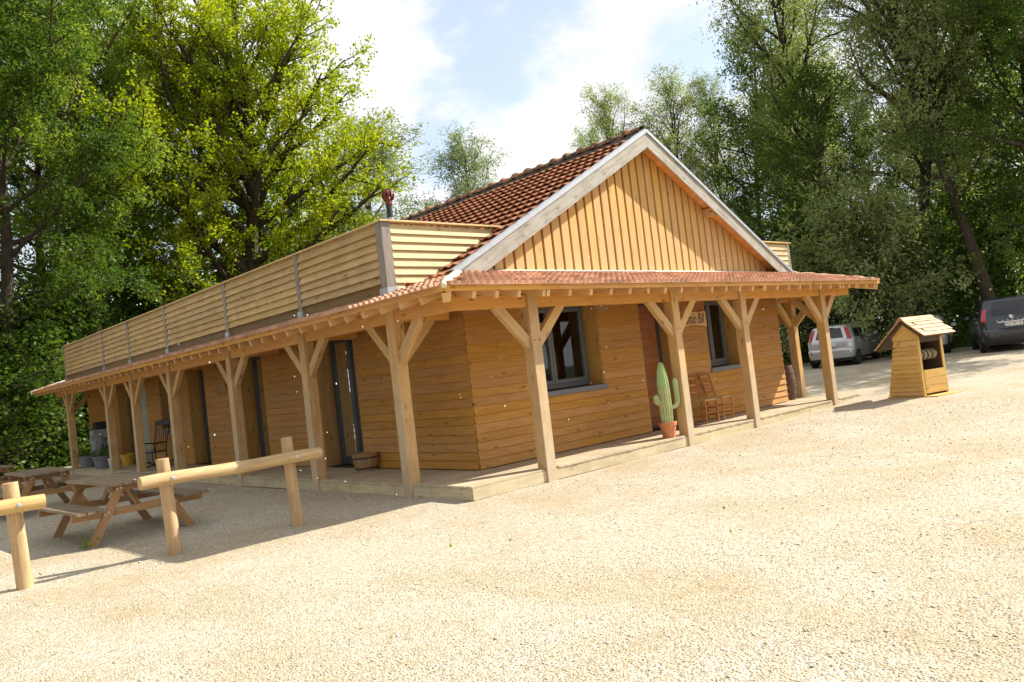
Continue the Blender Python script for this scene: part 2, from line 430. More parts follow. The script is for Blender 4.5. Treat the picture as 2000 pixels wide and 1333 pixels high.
# ------------------------------------------------------------------ helpers
WORLD = {}
def link(o, parent=None, M=None, local=False):
    """M is a world matrix (or, with local, one in the parent's own frame)"""
    COL.objects.link(o)
    M = M or Matrix()
    if parent is not None:
        o.parent = parent
        if not local: o.matrix_parent_inverse = WORLD[parent.name].inverted()
    o.matrix_basis = M
    WORLD[o.name] = (WORLD[parent.name] @ M) if (parent is not None and local) else M
    return o

def tag(o, label=None, cat=None, group=None, kind=None):
    if label: o['label'] = label
    if cat: o['category'] = cat
    if group: o['group'] = group
    if kind: o['kind'] = kind
    return o

def thing(name, label, cat, loc=(0, 0, 0), rz=0.0, group=None):
    o = bpy.data.objects.new(name, None)
    o.empty_display_size = 0.3
    link(o, None, Matrix.Translation(loc) @ Matrix.Rotation(rz, 4, 'Z'))
    return tag(o, label, cat, group)

class MB:
    def __init__(s): s.v = []; s.f = []
    def add(s, vs, fs):
        n = len(s.v); s.v += [tuple(p) for p in vs]; s.f += [tuple(i+n for i in q) for q in fs]; return s
    def box(s, x0, x1, y0, y1, z0, z1, M=None):
        vs = [Vector(p) for p in ((x0,y0,z0),(x1,y0,z0),(x1,y1,z0),(x0,y1,z0),(x0,y0,z1),(x1,y0,z1),(x1,y1,z1),(x0,y1,z1))]
        if M is not None: vs = [M @ p for p in vs]
        return s.add(vs, ((0,3,2,1),(4,5,6,7),(0,1,5,4),(1,2,6,5),(2,3,7,6),(3,0,4,7)))
    def tube(s, pts, rad, n=8, caps=True):
        pts = [Vector(p) for p in pts]
        rad = rad if isinstance(rad, (list, tuple)) else [rad]*len(pts)
        base = len(s.v); prev = None
        for i, p in enumerate(pts):
            t = (pts[min(i+1, len(pts)-1)] - pts[max(i-1, 0)]).normalized()
            a = prev - t*prev.dot(t) if prev is not None else t.orthogonal()
            a.normalize(); prev = a; c = t.cross(a)
            for k in range(n):
                w = 2*math.pi*k/n
                s.v.append(tuple(p + (a*math.cos(w) + c*math.sin(w))*rad[i]))
        for i in range(len(pts)-1):
            for k in range(n):
                a0 = base+i*n+k; a1 = base+i*n+(k+1) % n
                s.f.append((a0, a1, a1+n, a0+n))
        if caps:
            s.f.append(tuple(base+k for k in reversed(range(n))))
            s.f.append(tuple(base+(len(pts)-1)*n+k for k in range(n)))
        return s
    def lathe(s, prof, n=20, c=(0, 0, 0), cap0=True, cap1=True, ripple=0, nrip=0):
        base = len(s.v)
        for r, z in prof:
            for k in range(n):
                w = 2*math.pi*k/n
                rr = r*(1+ripple*math.cos(nrip*w)) if ripple else r
                s.v.append((c[0]+rr*math.cos(w), c[1]+rr*math.sin(w), c[2]+z))
        for i in range(len(prof)-1):
            for k in range(n):
                a0 = base+i*n+k; a1 = base+i*n+(k+1) % n
                s.f.append((a0, a1, a1+n, a0+n))
        if cap0: s.f.append(tuple(base+k for k in reversed(range(n))))
        if cap1: s.f.append(tuple(base+(len(prof)-1)*n+k for k in range(n)))
        return s
    def prism(s, poly, ax, a0, a1):
        """poly of 2-D points extruded along axis ax from a0 to a1"""
        def P(u, v, w): return {'X': (w, u, v), 'Y': (u, w, v), 'Z': (u, v, w)}[ax]
        n = len(poly)
        vs = [P(u, v, a0) for u, v in poly] + [P(u, v, a1) for u, v in poly]
        fs = [tuple(range(n)), tuple(reversed(range(n, 2*n)))] + [(i, i+n, (i+1) % n+n, (i+1) % n) for i in range(n)]
        return s.add(vs, fs)
    def mesh(s, name, mat, smooth=False):
        me = bpy.data.meshes.new(name); me.from_pydata(s.v, [], s.f); me.update()
        if mat: me.materials.append(MAT[mat])
        if smooth:
            for p in me.polygons: p.use_smooth = True
        return me
    def build(s, name, mat, parent=None, M=None, local=False, smooth=False, bevel=0):
        o = bpy.data.objects.new(name, s.mesh(name, mat, smooth))
        if smooth:
            try: o.data.set_sharp_from_angle(angle=R(38))
            except Exception: pass
        link(o, parent, M, local)
        if bevel:
            md = o.modifiers.new('bevel', 'BEVEL'); md.width = bevel; md.segments = 1; md.limit_method = 'ANGLE'
        return o

def frame(a, b, upv):
    a, b = Vector(a), Vector(b)
    x = (b-a); ln = x.length; x = x/ln
    z = Vector(upv); z = (z - x*z.dot(x)).normalized(); y = z.cross(x)
    return Matrix(((x.x, y.x, z.x, a.x), (x.y, y.y, z.y, a.y), (x.z, y.z, z.z, a.z), (0, 0, 0, 1))), ln

def board(name, a, b, upv, w, t, mat, parent, bevel=0, local=False, cut=None):
    """a sawn board from a to b; width w along upv, thickness t; grain runs along it. cut=(dx at lower edge start, dx at lower edge end) skews the ends"""
    M, ln = frame(a, b, upv)
    q = MB()
    c0, c1 = cut if cut else (0, 0)
    vs = [(-c0/2, -t/2, -w/2), (ln+c1/2, -t/2, -w/2), (ln+c1/2, t/2, -w/2), (-c0/2, t/2, -w/2),
          (c0/2, -t/2, w/2), (ln-c1/2, -t/2, w/2), (ln-c1/2, t/2, w/2), (c0/2, t/2, w/2)]
    q.add(vs, ((0,3,2,1),(4,5,6,7),(0,1,5,4),(1,2,6,5),(2,3,7,6),(3,0,4,7)))
    return q.build(name, mat, parent, M, local=local, bevel=bevel)

def copy_tree(o, M=None, parent=None):
    c = o.copy(); COL.objects.link(c)
    if parent is not None: c.parent = parent
    if M is not None: c.matrix_basis = M
    for ch in list(o.children): copy_tree(ch, None, c)
    return c

def mesh_np(name, V, F, mat, tint=None, smooth=False):
    V = np.asarray(V, np.float32); F = np.asarray(F, np.int32); k = F.shape[1]
    me = bpy.data.meshes.new(name)
    me.vertices.add(len(V)); me.vertices.foreach_set('co', V.ravel())
    me.loops.add(F.size); me.loops.foreach_set('vertex_index', F.ravel())
    me.polygons.add(len(F)); me.polygons.foreach_set('loop_start', np.arange(0, F.size, k, dtype=np.int32))
    me.update(calc_edges=True)
    if tint is not None:
        a = me.attributes.new('tint', 'FLOAT', 'FACE'); a.data.foreach_set('value', np.asarray(tint, np.float32))
    if smooth: me.polygons.foreach_set('use_smooth', np.ones(len(F), bool))
    me.materials.append(MAT[mat])
    return me

def text_mesh(name, txt, size, mat, parent, M, local=True, extrude=0.001, shear=0.0, stretch=1.0, bold=0.0):
    cu = bpy.data.curves.new(name, 'FONT'); cu.body = txt; cu.size = size; cu.extrude = extrude
    cu.align_x = 'CENTER'; cu.align_y = 'CENTER'; cu.shear = shear; cu.resolution_u = 3; cu.offset = bold
    tmp = bpy.data.objects.new('tmp_text', cu); COL.objects.link(tmp)
    dg = bpy.context.evaluated_depsgraph_get(); dg.update()
    me = bpy.data.meshes.new_from_object(tmp.evaluated_get(dg))
    bpy.data.objects.remove(tmp); bpy.data.curves.remove(cu)
    me.name = name; me.materials.clear(); me.materials.append(MAT[mat])
    for v in me.vertices: v.co.x *= stretch
    o = bpy.data.objects.new(name, me)
    return link(o, parent, M, local)

def gz(x):
    """ground height: flat by the house, rising gently towards the parked cars"""
    if x < 4: return 0.0
    if x < 18: return 0.0018*(x-4)**2
    return 0.3528 + 0.02*(x-18) if x < 60 else 1.1928

# ------------------------------------------------------------------ ground
rng = np.random.default_rng(7)
random.seed(5)
def height_sheet(name, x0, x1, y0, y1, nx, ny, dz, mat, bumps=0.0):
    xs = np.linspace(x0, x1, nx); ys = np.linspace(y0, y1, ny)
    V = np.array([(x, y, gz(x)+dz) for y in ys for x in xs], np.float32)
    if bumps:
        V[:, 2] += bumps*(np.sin(V[:, 0]*0.9+1.3)*np.sin(V[:, 1]*0.7)+0.6*np.sin(V[:, 0]*2.3+V[:, 1]*1.9))
    F = [(j*nx+i, j*nx+i+1, (j+1)*nx+i+1, (j+1)*nx+i) for j in range(ny-1) for i in range(nx-1)]
    o = bpy.data.objects.new(name, mesh_np(name, V, F, mat, smooth=True)); link(o)
    return o
gxs = sorted(set([-700, -300, -120, -60] + list(range(-40, 62, 2)) + [80, 120, 300, 700]))
gys = [-700, -300, -100, -40, 0, 40, 100, 300, 700]
V = [(x, y, gz(x)-0.03) for y in gys for x in gxs]; nx = len(gxs)
F = [(j*nx+i, j*nx+i+1, (j+1)*nx+i+1, (j+1)*nx+i) for j in range(len(gys)-1) for i in range(nx-1)]
o = bpy.data.objects.new('ground', mesh_np('ground', V, F, 'woodland_floor', smooth=True)); link(o); tag(o, kind='structure')
# the gravel yard with an uneven outer edge
edge = []
for k in range(120):
    a = k/120
    t = a*4; s = int(t); u = t-s
    c = [(-34, -40), (28.5, -40), (27.0, 25), (-30, 25.5), (-34, -40)]
    x = c[s][0]+(c[s+1][0]-c[s][0])*u; y = c[s][1]+(c[s+1][1]-c[s][1])*u
    edge.append((x+0.35*math.sin(y*0.9)+0.2*math.sin(y*2.7), y+0.4*math.sin(x*0.8)))
ys = np.linspace(-40, 25.2, 150)
rows = []
for y in ys:
    xr = 27.4 + 0.5*math.sin(y*0.55) + 0.3*math.sin(y*1.7+1) - max(0, (y-6))*0.10
    rows.append([(-34 + (xr+34)*i/129.0, y + (0.35*math.sin(i*0.6) if y > 25 else 0)) for i in range(130)])
V = np.array([(x, y, gz(x)) for r in rows for x, y in r], np.float32)
V[:, 2] += 0.007*(np.sin(V[:, 0]*0.9+1.3)*np.sin(V[:, 1]*0.7)+0.7*np.sin(V[:, 0]*2.3+V[:, 1]*1.9))-0.006
F = [(j*130+i, j*130+i+1, (j+1)*130+i+1, (j+1)*130+i) for j in range(149) for i in range(129)]
o = bpy.data.objects.new('gravel_yard', mesh_np('gravel_yard', V, F, 'gravel', smooth=True)); link(o); tag(o, kind='structure')

# ------------------------------------------------------------------ the house
HD, WX, WY, WXR, YE = 0.187, 1.17, 1.20, 10.56, 21.6
LX, EV, EVR, YEV = 11.8, -0.47, 12.45, 21.7
PY = [1.346, 4.017, 7.055, 10.43, 13.121, 15.356, 19.439]
PX = [1.36, 4.819, 7.035, 10.382]
house = thing('timber_house', 'long single-storey timber-clad house with tiled gable roof and wraparound porch', 'house')

COURSE = 0.135
def clad_wall(pname, u0, u1, z0, z1, depth, openings, pos, nrm, mat, b0=None):
    """pos(u, d, z): world point at u along the wall, d outwards from its face; core of blocks round the openings, lap boards on it"""
    core = MB()
    us = sorted(set([u0, u1] + [a for op in openings for a in op[:2]]))
    def blk(a, b, c, d):
        p = [pos(x, y, z) for x, y, z in ((a,0,c),(b,0,c),(b,-depth,c),(a,-depth,c),(a,0,d),(b,0,d),(b,-depth,d),(a,-depth,d))]
        core.add(p, ((0,1,2,3),(7,6,5,4),(0,4,5,1),(1,5,6,2),(2,6,7,3),(3,7,4,0)))
    for a, b in zip(us[:-1], us[1:]):
        hit = [op for op in openings if op[0] <= a+1e-6 and op[1] >= b-1e-6]
        if not hit: blk(a, b, z0, z1)
        else:
            if hit[0][2] > z0+0.01: blk(a, b, z0, hit[0][2])
            if hit[0][3] < z1-0.01: blk(a, b, hit[0][3], z1)
    w = core.build(pname, mat, house)
    z = z0+0.012
    while z < z1-0.05:
        segs = [(u0-0.034 if b0 is None else b0, u1+0.02)]
        for a, b, c, d in openings:
            if c < z+0.08 and d > z+0.06:
                segs = [s for p, q in segs for s in ((p, min(q, a)), (max(p, b), q)) if s[1]-s[0] > 0.03]
        for p, q in segs:
            n = 2 if q-p > 4.0 else 1      # long runs are two boards butted together
            cuts = [p] + ([p+(q-p)*random.uniform(0.35, 0.65)] if n == 2 else []) + [q]
            for e0, e1 in zip(cuts[:-1], cuts[1:]):
                d_lo, d_hi = 0.046+random.uniform(-.003, .003), 0.012
                lo = Vector(pos(0, d_lo, z)); hi = Vector(pos(0, d_hi, z+0.155))
                mid = (lo+hi)/2 - Vector(pos(0, 0, 0))
                zj = random.uniform(-0.003, 0.003)
                a = Vector(pos(e0+0.001, 0, zj)) + mid; b_ = Vector(pos(e1-0.001, 0, zj)) + mid
                a.z -= pos(0, 0, 0)[2]; b_.z -= pos(0, 0, 0)[2]
                board('cladding_board', a, b_, hi-lo, 0.158, 0.024, mat, w)
        z += COURSE
    return w
front_pos = lambda u, d, z: (u, WY-d, z)
side_pos = lambda u, d, z: (WX-d, u, z)
F_OPEN = [(2.45, 4.2, 1.20, 2.70), (5.37, 6.42, 0.187, 2.70), (7.58, 8.81, 1.20, 2.70)]
S_OPEN = [(4.35, 5.78, 0.187, 2.70), (8.12, 9.32, 0.187, 2.70), (11.38, 12.5, 0.187, 2.70), (13.4, 14.6, 1.10, 2.70), (15.75, 18.4, 0.187, 2.70)]
fwall = clad_wall('front_wall', WX, WXR, HD, 3.10, 0.40, F_OPEN, front_pos, None, 'cladding')
swall = clad_wall('side_wall', WY+0.402, YE, HD, 3.10, 0.40, S_OPEN, side_pos, None, 'cladding', WY-0.010)
# plain far walls, inner floor and ceiling close the rooms
MB().box(WXR-0.398, WXR, WY+0.402, YE, HD, 3.1).build('side_wall', 'cladding', house)
MB().box(WX, WXR, YE+0.002, YE+0.3, HD, 3.1).build('back_wall', 'cladding', house)
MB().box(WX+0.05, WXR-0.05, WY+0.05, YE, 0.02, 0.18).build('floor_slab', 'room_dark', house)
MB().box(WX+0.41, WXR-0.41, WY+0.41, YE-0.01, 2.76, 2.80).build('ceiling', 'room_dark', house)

def opening_trim(pos, u0, u1, z0, z1, along):
    """timber linings of a deep reveal"""
    t = 0.022
    for u, s in ((u0+t/2+0.001, 1), (u1-t/2-0.001, -1)):
        a = pos(u, 0.036, z0+0.002); b_ = pos(u, -0.30, z0+0.002)
        q = MB(); lo = [pos(u-t/2, 0.034, z0+0.002), pos(u+t/2, 0.034, z0+0.002), pos(u+t/2, -0.34, z0+0.002), pos(u-t/2, -0.34, z0+0.002)]
        hi = [(p[0], p[1], z1-0.002) for p in lo]
        q.add(lo+hi, ((0,3,2,1),(4,5,6,7),(0,1,5,4),(1,2,6,5),(2,3,7,6),(3,0,4,7))).build('jamb_board', 'jamb_wood', house)
    q = MB(); lo = [pos(u0+t+.002, 0.034, z1-t), pos(u1-t-.002, 0.034, z1-t), pos(u1-t-.002, -0.34, z1-t), pos(u0+t+.002, -0.34, z1-t)]
    hi = [(p[0], p[1], z1-0.003) for p in lo]
    q.add(lo+hi, ((0,3,2,1),(4,5,6,7),(0,1,5,4),(1,2,6,5),(2,3,7,6),(3,0,4,7))).build('head_board', 'jamb_wood', house)

def pbox(q, pos, u0, u1, d0, d1, z0, z1):
    lo = [pos(u0, d0, z0), pos(u1, d0, z0), pos(u1, d1, z0), pos(u0, d1, z0)]
    hi = [(p[0], p[1], z1) for p in lo]
    q.add(lo+hi, ((0,3,2,1),(4,5,6,7),(0,1,5,4),(1,2,6,5),(2,3,7,6),(3,0,4,7)))

def window(pos, u0, u1, z0, z1, mull, fmat='grey_frame', sill=True, name='window', glazing='glass', smat='sill_grey'):
    """frame set deep in the reveal with a casement either side of a mullion"""
    u0 += 0.024; u1 -= 0.024; zt = z1-0.026
    q = MB(); d0, d1 = -0.28, -0.345
    zs = z0 + (0.03 if sill else 0.015)
    pbox(q, pos, u0, u0+0.055, d0, d1, zs, zt); pbox(q, pos, u1-0.055, u1, d0, d1, zs, zt)
    pbox(q, pos, u0+0.055, u1-0.055, d0, d1, zt-0.06, zt); pbox(q, pos, u0+0.055, u1-0.055, d0, d1, zs, zs+0.075)
    f = q.build(name, fmat, house, bevel=0.004)
    edges = [u0+0.058] + [m_ for m_ in mull] + [u1-0.058]
    for a, b_ in zip(edges[:-1], edges[1:]):
        s = MB(); e = 0.058; a += 0.003; b_ -= 0.003
        za, zb = zs+0.078, zt-0.063
        pbox(s, pos, a, a+e, d0+0.018, d1+0.01, za, zb); pbox(s, pos, b_-e, b_, d0+0.018, d1+0.01, za, zb)
        pbox(s, pos, a+e, b_-e, d0+0.018, d1+0.01, zb-e, zb); pbox(s, pos, a+e, b_-e, d0+0.018, d1+0.01, za, za+e*1.2)
        s.build('casement', fmat, f, bevel=0.003)
        g = MB(); pbox(g, pos, a+e-0.004, b_-e+0.004, -0.300, -0.306, za+e, zb-e+0.004)
        g.build('pane', glazing, f)
    if sill:
        s = MB(); pbox(s, pos, u0-0.045, u1+0.06, 0.075, -0.30, z0-0.075, z0+0.012)
        s.build('sill', smat, f, bevel=0.006)
    return f
for (a, b_, c, d), mm in zip(F_OPEN[:1]+F_OPEN[2:], ([3.27], [8.2])):
    opening_trim(front_pos, a, b_, c+0.012, d, 'X'); window(front_pos, a, b_, c, d, mm)
# curtains just inside the front windows
q = MB()
for a, b_ in ((3.75, 3.98), (7.72, 8.10)):
    n = 14
    vs = [(a+(b_-a)*i/n, WY+0.47+0.025*math.sin(i*1.6), z) for z in (1.25, 2.6) for i in range(n+1)]
    q.add(vs, [(i, i+1, i+n+2, i+n+1) for i in range(n)])
plain('curtain', (0.20, 0.11, 0.055), 0.9)
q.build('curtain', 'curtain', house)
# front door
a, b_, c, d = F_OPEN[1]
opening_trim(front_pos, a, b_, c+0.005, d, 'X')
q = MB()
pbox(q, front_pos, a+.024, a+.09, -0.27, -0.345, c+.004, d-.026); pbox(q, front_pos, b_-.11, b_-.024, -0.27, -0.345, c+.004, d-.026)
pbox(q, front_pos, a+.09, b_-.11, -0.27, -0.345, d-.10, d-.026); pbox(q, front_pos, a+.09, b_-.11, -0.26, -0.345, c+.004, c+.045)
door = q.build('front_door', 'dark_frame', house, bevel=0.004)
z = c+0.05
while z < d-0.12:
    zz = min(z+0.17, d-0.103)
    board('door_board', (a+.092, WY+.305, (z+zz)/2), (b_-.112, WY+.305, (z+zz)/2), (0, 0, 1), zz-z-0.004, 0.03, 'door_wood', door)
    z += 0.17
MB().tube([(b_-.16, WY+.285, 1.2), (b_-.16, WY+.24, 1.2), (b_-.28, WY+.24, 1.2)], 0.01, 8).build('handle', 'chrome', door)
# doors and window of the long side
for i, (a, b_, c, d) in enumerate(S_OPEN):
    opening_trim(side_pos, a, b_, c+(0.012 if c > 1 else 0.005), d, 'Y')
    if i == 3: window(side_pos, a, b_, c, d, [(a+b_)/2], 'dark_frame')
    elif i == 4: 
        f = window(side_pos, a, b_, c, d, [16.9, 17.7], 'dark_frame', sill=False, name='glazed_door')
    else: window(side_pos, a, b_, c, d, [(a+b_)/2] if i == 0 else [], 'dark_frame', sill=False, name='glazed_door')
q = MB(); pbox(q, side_pos, 15.80, 16.88, -0.10, -0.135, 0.20, 2.55)
sh = q.build('door_leaf', 'shutter_green', house); tag(sh, 'pale grey-green door leaf in the wide opening')
for z in (0.45, 1.35, 2.2):
    q = MB(); pbox(q, side_pos, 15.84, 16.84, -0.082, -0.0985, z, z+0.1); q.build('ledge', 'shutter_green', sh)

# timber plate along the head of the walls
board('wall_plate', (WX-.06, WY-.075, 2.83), (WXR, WY-.075, 2.83), (0, 0, 1), 0.2, 0.07, 'beam_wood', house)
board('wall_plate', (WX-.078, WY+.03, 2.83), (WX-.078, YE, 2.83), (0, 0, 1), 0.2, 0.07, 'beam_wood', house)

# ---- deck
dk = MB(); dk.box(0.03, 1.165, 0.03, 20.38, 0.02, HD-0.032); dk.box(1.166, LX-0.02, 0.03, 1.195, 0.02, HD-0.032); dk.box(WXR+.01, LX-.02, 1.196, 20.3, 0.05, HD-.032)
deck = dk.build('porch_deck', 'fascia_wood', house)
PITCH = 0.142
y = 0.002
while y < 20.4:           # boards across the long side, their ends along its outer edge
    inner = 1.330 if y < 1.18 else WX-0.035
    skip = [p for p in PY if y+0.13 > p-0.005 and y < p+0.205]
    x0 = 0.175 if skip else -0.012+random.uniform(-.004, .004)
    board('deck_board', (x0, y+PITCH/2, HD-0.014), (inner, y+PITCH/2, HD-0.014+random.uniform(-.001, .001)), (0, 1, 0), PITCH-0.007, 0.027, 'deck_wood', deck)
    y += PITCH
x = 1.337
while x < LX-0.1:         # boards across the front
    inner = WY-0.035 if x < WXR else 1.19
    skip = [p for p in PX if x+0.135 > p-0.005 and x < p+0.195]
    y0 = 0.175 if skip else -0.012+random.uniform(-.004, .004)
    board('deck_board', (x+PITCH/2, y0, HD-0.014), (x+PITCH/2, inner, HD-0.014+random.uniform(-.001, .001)), (1, 0, 0), PITCH-0.007, 0.027, 'deck_wood', deck)
    x += PITCH
y = 1.196
while y < 20.2:           # right-hand side strip
    board('deck_board', (WXR+0.03, y+PITCH/2, HD-0.014), (LX+0.01, y+PITCH/2, HD-0.014), (0, 1, 0), PITCH-0.007, 0.027, 'deck_wood', deck)
    y += PITCH*2 if y > 6 else PITCH
cuts = [0.0] + [p for p in PX] + [LX+0.0]
for i in range(len(cuts)-1):
    x0 = cuts[i] + (0.202 if i else 0.0); x1 = cuts[i+1] - (0.003 if i < len(cuts)-2 else 0)
    board('deck_fascia', (x0, 0.012, 0.078), (x1, 0.012, 0.078), (0, 0, 1), 0.155, 0.024, 'fascia_wood', deck)
cuts = [0.026] + PY + [20.4]
for i in range(len(cuts)-1):
    y0 = cuts[i] + (0.212 if i else 0.0); y1 = cuts[i+1] - (0.003 if i < len(cuts)-2 else 0)
    board('deck_fascia', (0.012, y0, 0.078), (0.012, y1, 0.078), (0, 0, 1), 0.155, 0.024, 'fascia_wood', deck)
board('deck_fascia', (LX, 0.03, 0.12), (LX, 20.3, 0.12), (0, 0, 1), 0.09, 0.024, 'fascia_wood', deck)

# ---- porch posts, braces, beams
PW = 0.19
def porch_post(x, y, dirs, base=0.0):
    """square post; dirs: the directions its braces lean out to"""
    p = board('porch_post', (x+PW/2, y+PW/2, base-0.02), (x+PW/2, y+PW/2, 2.70), (1, 0, 0), PW, PW, 'post_wood', house, bevel=0.008)
    cx, cy = x+PW/2, y+PW/2
    for dx, dy in dirs:
        a = Vector((cx+dx*(PW/2-0.03), cy+dy*(PW/2-0.03), 1.95)); b_ = Vector((cx+dx*(PW/2+0.56), cy+dy*(PW/2+0.56), 2.54))
        upv = Vector((-dx, -dy, 1))
        off = Vector((dy, dx, 0)).normalized()*0.0
        board('brace', a+off, b_+off, upv, 0.145, 0.095, 'post_wood', p, bevel=0.005, cut=(0.145, -0.145) if False else None)
        m_ = a.lerp(b_, 0.02) - Vector((0, 0, 0))
    for k in (-1, 1):      # peg ends
        MB().box(-0.008, 0.008, -0.004, 0.004, -0.008, 0.008).build('peg', 'ink', p, Matrix.Translation((cx+k*0.045, y-0.003, 2.02)))
    return p
porch_post(PX[0], -0.03, [(-1, 0), (1, 0)])
porch_post(PX[1], -0.03, [(-1, 0), (1, 0)])
porch_post(PX[2], -0.03, [(-1, 0), (1, 0)])
porch_post(PX[3], -0.03, [(-1, 0), (1, 0), (0, 1)])
for i, y in enumerate(PY):
    porch_post(-0.03, y, [(0, -1), (0, 1)] + ([(1, 0)] if i in (0, 6) else []))
for i, y in enumerate((1.25, 4.0)):
    porch_post(11.47, y, [(0, -1), (0, 1), (-1, 0)] if i == 0 else [(0, -1), (0, 1)], base=0.1)
BZ = 2.59
def beam(a, b_): return board('porch_beam', a, b_, (0, 0, 1), 0.18, 0.155, 'beam_wood', house, bevel=0.006)
xs = [0.0, PX[0], PX[1], PX[2], PX[3], 11.87]
for i in range(5):
    beam((xs[i]+(PW+.002 if i else 0), 0.08, BZ), (xs[i+1]-(.002 if i < 4 else 0), 0.08, BZ))
for i in range(4):   # beam runs on behind each post
    board('porch_beam', (xs[i+1], 0.115, BZ), (xs[i+1]+PW, 0.115, BZ), (0, 0, 1), 0.176, 0.08, 'beam_wood', house) if False else None
ysb = [0.16] + PY + [20.9]
for i in range(8):
    beam((0.08, ysb[i]+(PW+.002 if i else 0), BZ+(0.0)), (0.08, ysb[i+1]-(.002 if i < 7 else 0), BZ))
beam((11.57, 0.165, BZ), (11.57, 1.248, BZ)); beam((11.57, 1.442, BZ), (11.57, 3.998, BZ)); beam((11.57, 4.192, BZ), (11.57, 20.5, BZ))
for y in PY: board('tie_beam', (0.162, y+PW/2, 2.575), (WX-0.12, y+PW/2, 2.575), (0, 0, 1), 0.13, 0.10, 'beam_wood', house)
board('tie_beam', (PX[3]+PW/2, 0.162, 2.575), (PX[3]+PW/2, WY-0.115, 2.575), (0, 0, 1), 0.13, 0.10, 'beam_wood', house)
board('tie_beam', (WXR+0.03, 1.345, 2.575), (11.468, 1.345, 2.575), (0, 0, 1), 0.13, 0.10, 'beam_wood', house)

# ---- porch roof: rafters, boarding, fascia, tiles
SL = 0.275
def zt(d): return 2.675 + SL*d          # top of rafters, d metres in from the eave
sl = math.hypot(1, SL)
q = MB()
E0, E1 = EV, EVR
th = 0.03
def quad_slab(q, pts, t):
    n = len(pts); vs = [tuple(p) for p in pts] + [(p[0], p[1], p[2]+t) for p in pts]
    q.add(vs, [tuple(reversed(range(n))), tuple(range(n, 2*n))] + [(i, (i+1) % n, (i+1) % n+n, i+n) for i in range(n)])
dW = WY-EV
porch_roof = None
q = MB()
quad_slab(q, [(E0, EV, zt(0)+.025), (E1, EV, zt(0)+.025), (E1-dW, WY, zt(dW)+.025), (E0+dW, WY, zt(dW)+.025)], 0.012)
quad_slab(q, [(E0, EV, zt(0)+.024), (E0+dW, WY, zt(dW)+.024), (E0+dW, YEV, zt(dW)+.024), (E0, YEV, zt(0)+.024)], 0.012)
quad_slab(q, [(E1, EV, zt(0)+.024), (E1, YEV, zt(0)+.024), (E1-dW, YEV, zt(dW)+.024), (E1-dW, WY, zt(dW)+.024)], 0.012)
porch_roof = q.build('porch_roof', 'soffit_wood', house)
# sarking boards seen from below
k = 0
while (k+1)*0.152 < dW-0.03:
    d0 = k*0.152+0.004; dm = d0+0.075
    z = zt(dm)+0.012
    board('sarking_board', (E0+dm+0.02, EV+dm, z), (E1-dm-0.02, EV+dm, z), (0, 1, SL), 0.154, 0.02, 'soffit_wood', porch_roof)
    board('sarking_board', (E0+dm, EV+dm+0.03, z), (E0+dm, YEV-0.02, z), (1, 0, SL), 0.154, 0.02, 'soffit_wood', porch_roof)
    k += 1
RT = 0.095
rx = [-0.40, 0.01, 0.40, 0.80, 1.27, 1.36]
x = 1.80
while x < 12.3: rx.append(x); x += 0.455
rx += [4.98, 7.2, 10.6, 11.25]
for x in sorted(rx):
    din = min(dW-0.12, max(0.12, min(x-E0, E1-x)))
    a = Vector((x, EV+0.012, zt(0.012)-RT/2)); b_ = Vector((x, EV+din, zt(din)-RT/2))
    if b_.y-a.y > 0.1: board('rafter', a, b_, (0, 0, 1), RT, 0.062, 'rafter_wood', house)
y = 0.05
while y < YEV-0.1:
    din = min(dW-0.12, max(0.12, y-EV))
    a = Vector((EV+0.012, y, zt(0.012)-RT/2)); b_ = Vector((EV+din, y, zt(din)-RT/2))
    board('rafter', a, b_, (0, 0, 1), RT, 0.062, 'rafter_wood', house)
    y += 0.46
y = 0.4
while y < 6:
    board('rafter', (E1-.012, y, zt(0.012)-RT/2), (E1-min(dW-.1, y-EV), y, zt(min(dW-.1, y-EV))-RT/2), (0, 0, 1), RT, 0.062, 'rafter_wood', house)
    y += 0.46
board('hip_rafter', (E0+.03, EV+.03, zt(0.02)-0.075), (WX-.1, WY-.1, zt(1.5)-.08), (0, 0, 1), 0.12, 0.08, 'rafter_wood', house)
board('hip_rafter', (E1-.03, EV+.03, zt(0.02)-0.075), (E1-1.5, WY-.13, zt(1.5)-.08), (0, 0, 1), 0.12, 0.08, 'rafter_wood', house)
for x0, x1 in ((E0-.012, 1.55), (1.552, 5.2), (5.202, 8.8), (8.802, E1+.012)):
    board('fascia_board', (x0, EV-.012, 2.722), (x1, EV-.012, 2.722), (0, 0, 1), 0.085, 0.022, 'beam_wood', porch_roof)
for y0, y1 in ((EV+.001, 4.1), (4.102, 8.3), (8.302, 12.6), (12.602, 16.9), (16.902, YEV)):
    board('fascia_board', (E0-.012, y0, 2.722), (E0-.012, y1, 2.722), (0, 0, 1), 0.085, 0.022, 'beam_wood', porch_roof)
board('fascia_board', (E1+.012, EV, 2.722), (E1+.012, YEV, 2.722), (0, 0, 1), 0.085, 0.022, 'beam_wood', porch_roof)
MB().prism([(E0-.06, 2.66), (E0-.06, 2.80), (E0+1.2, 3.14), (E0+1.2, 3.0)], 'Y', YEV+.003, YEV+.03).build('verge_flashing', 'white_metal', porch_roof)

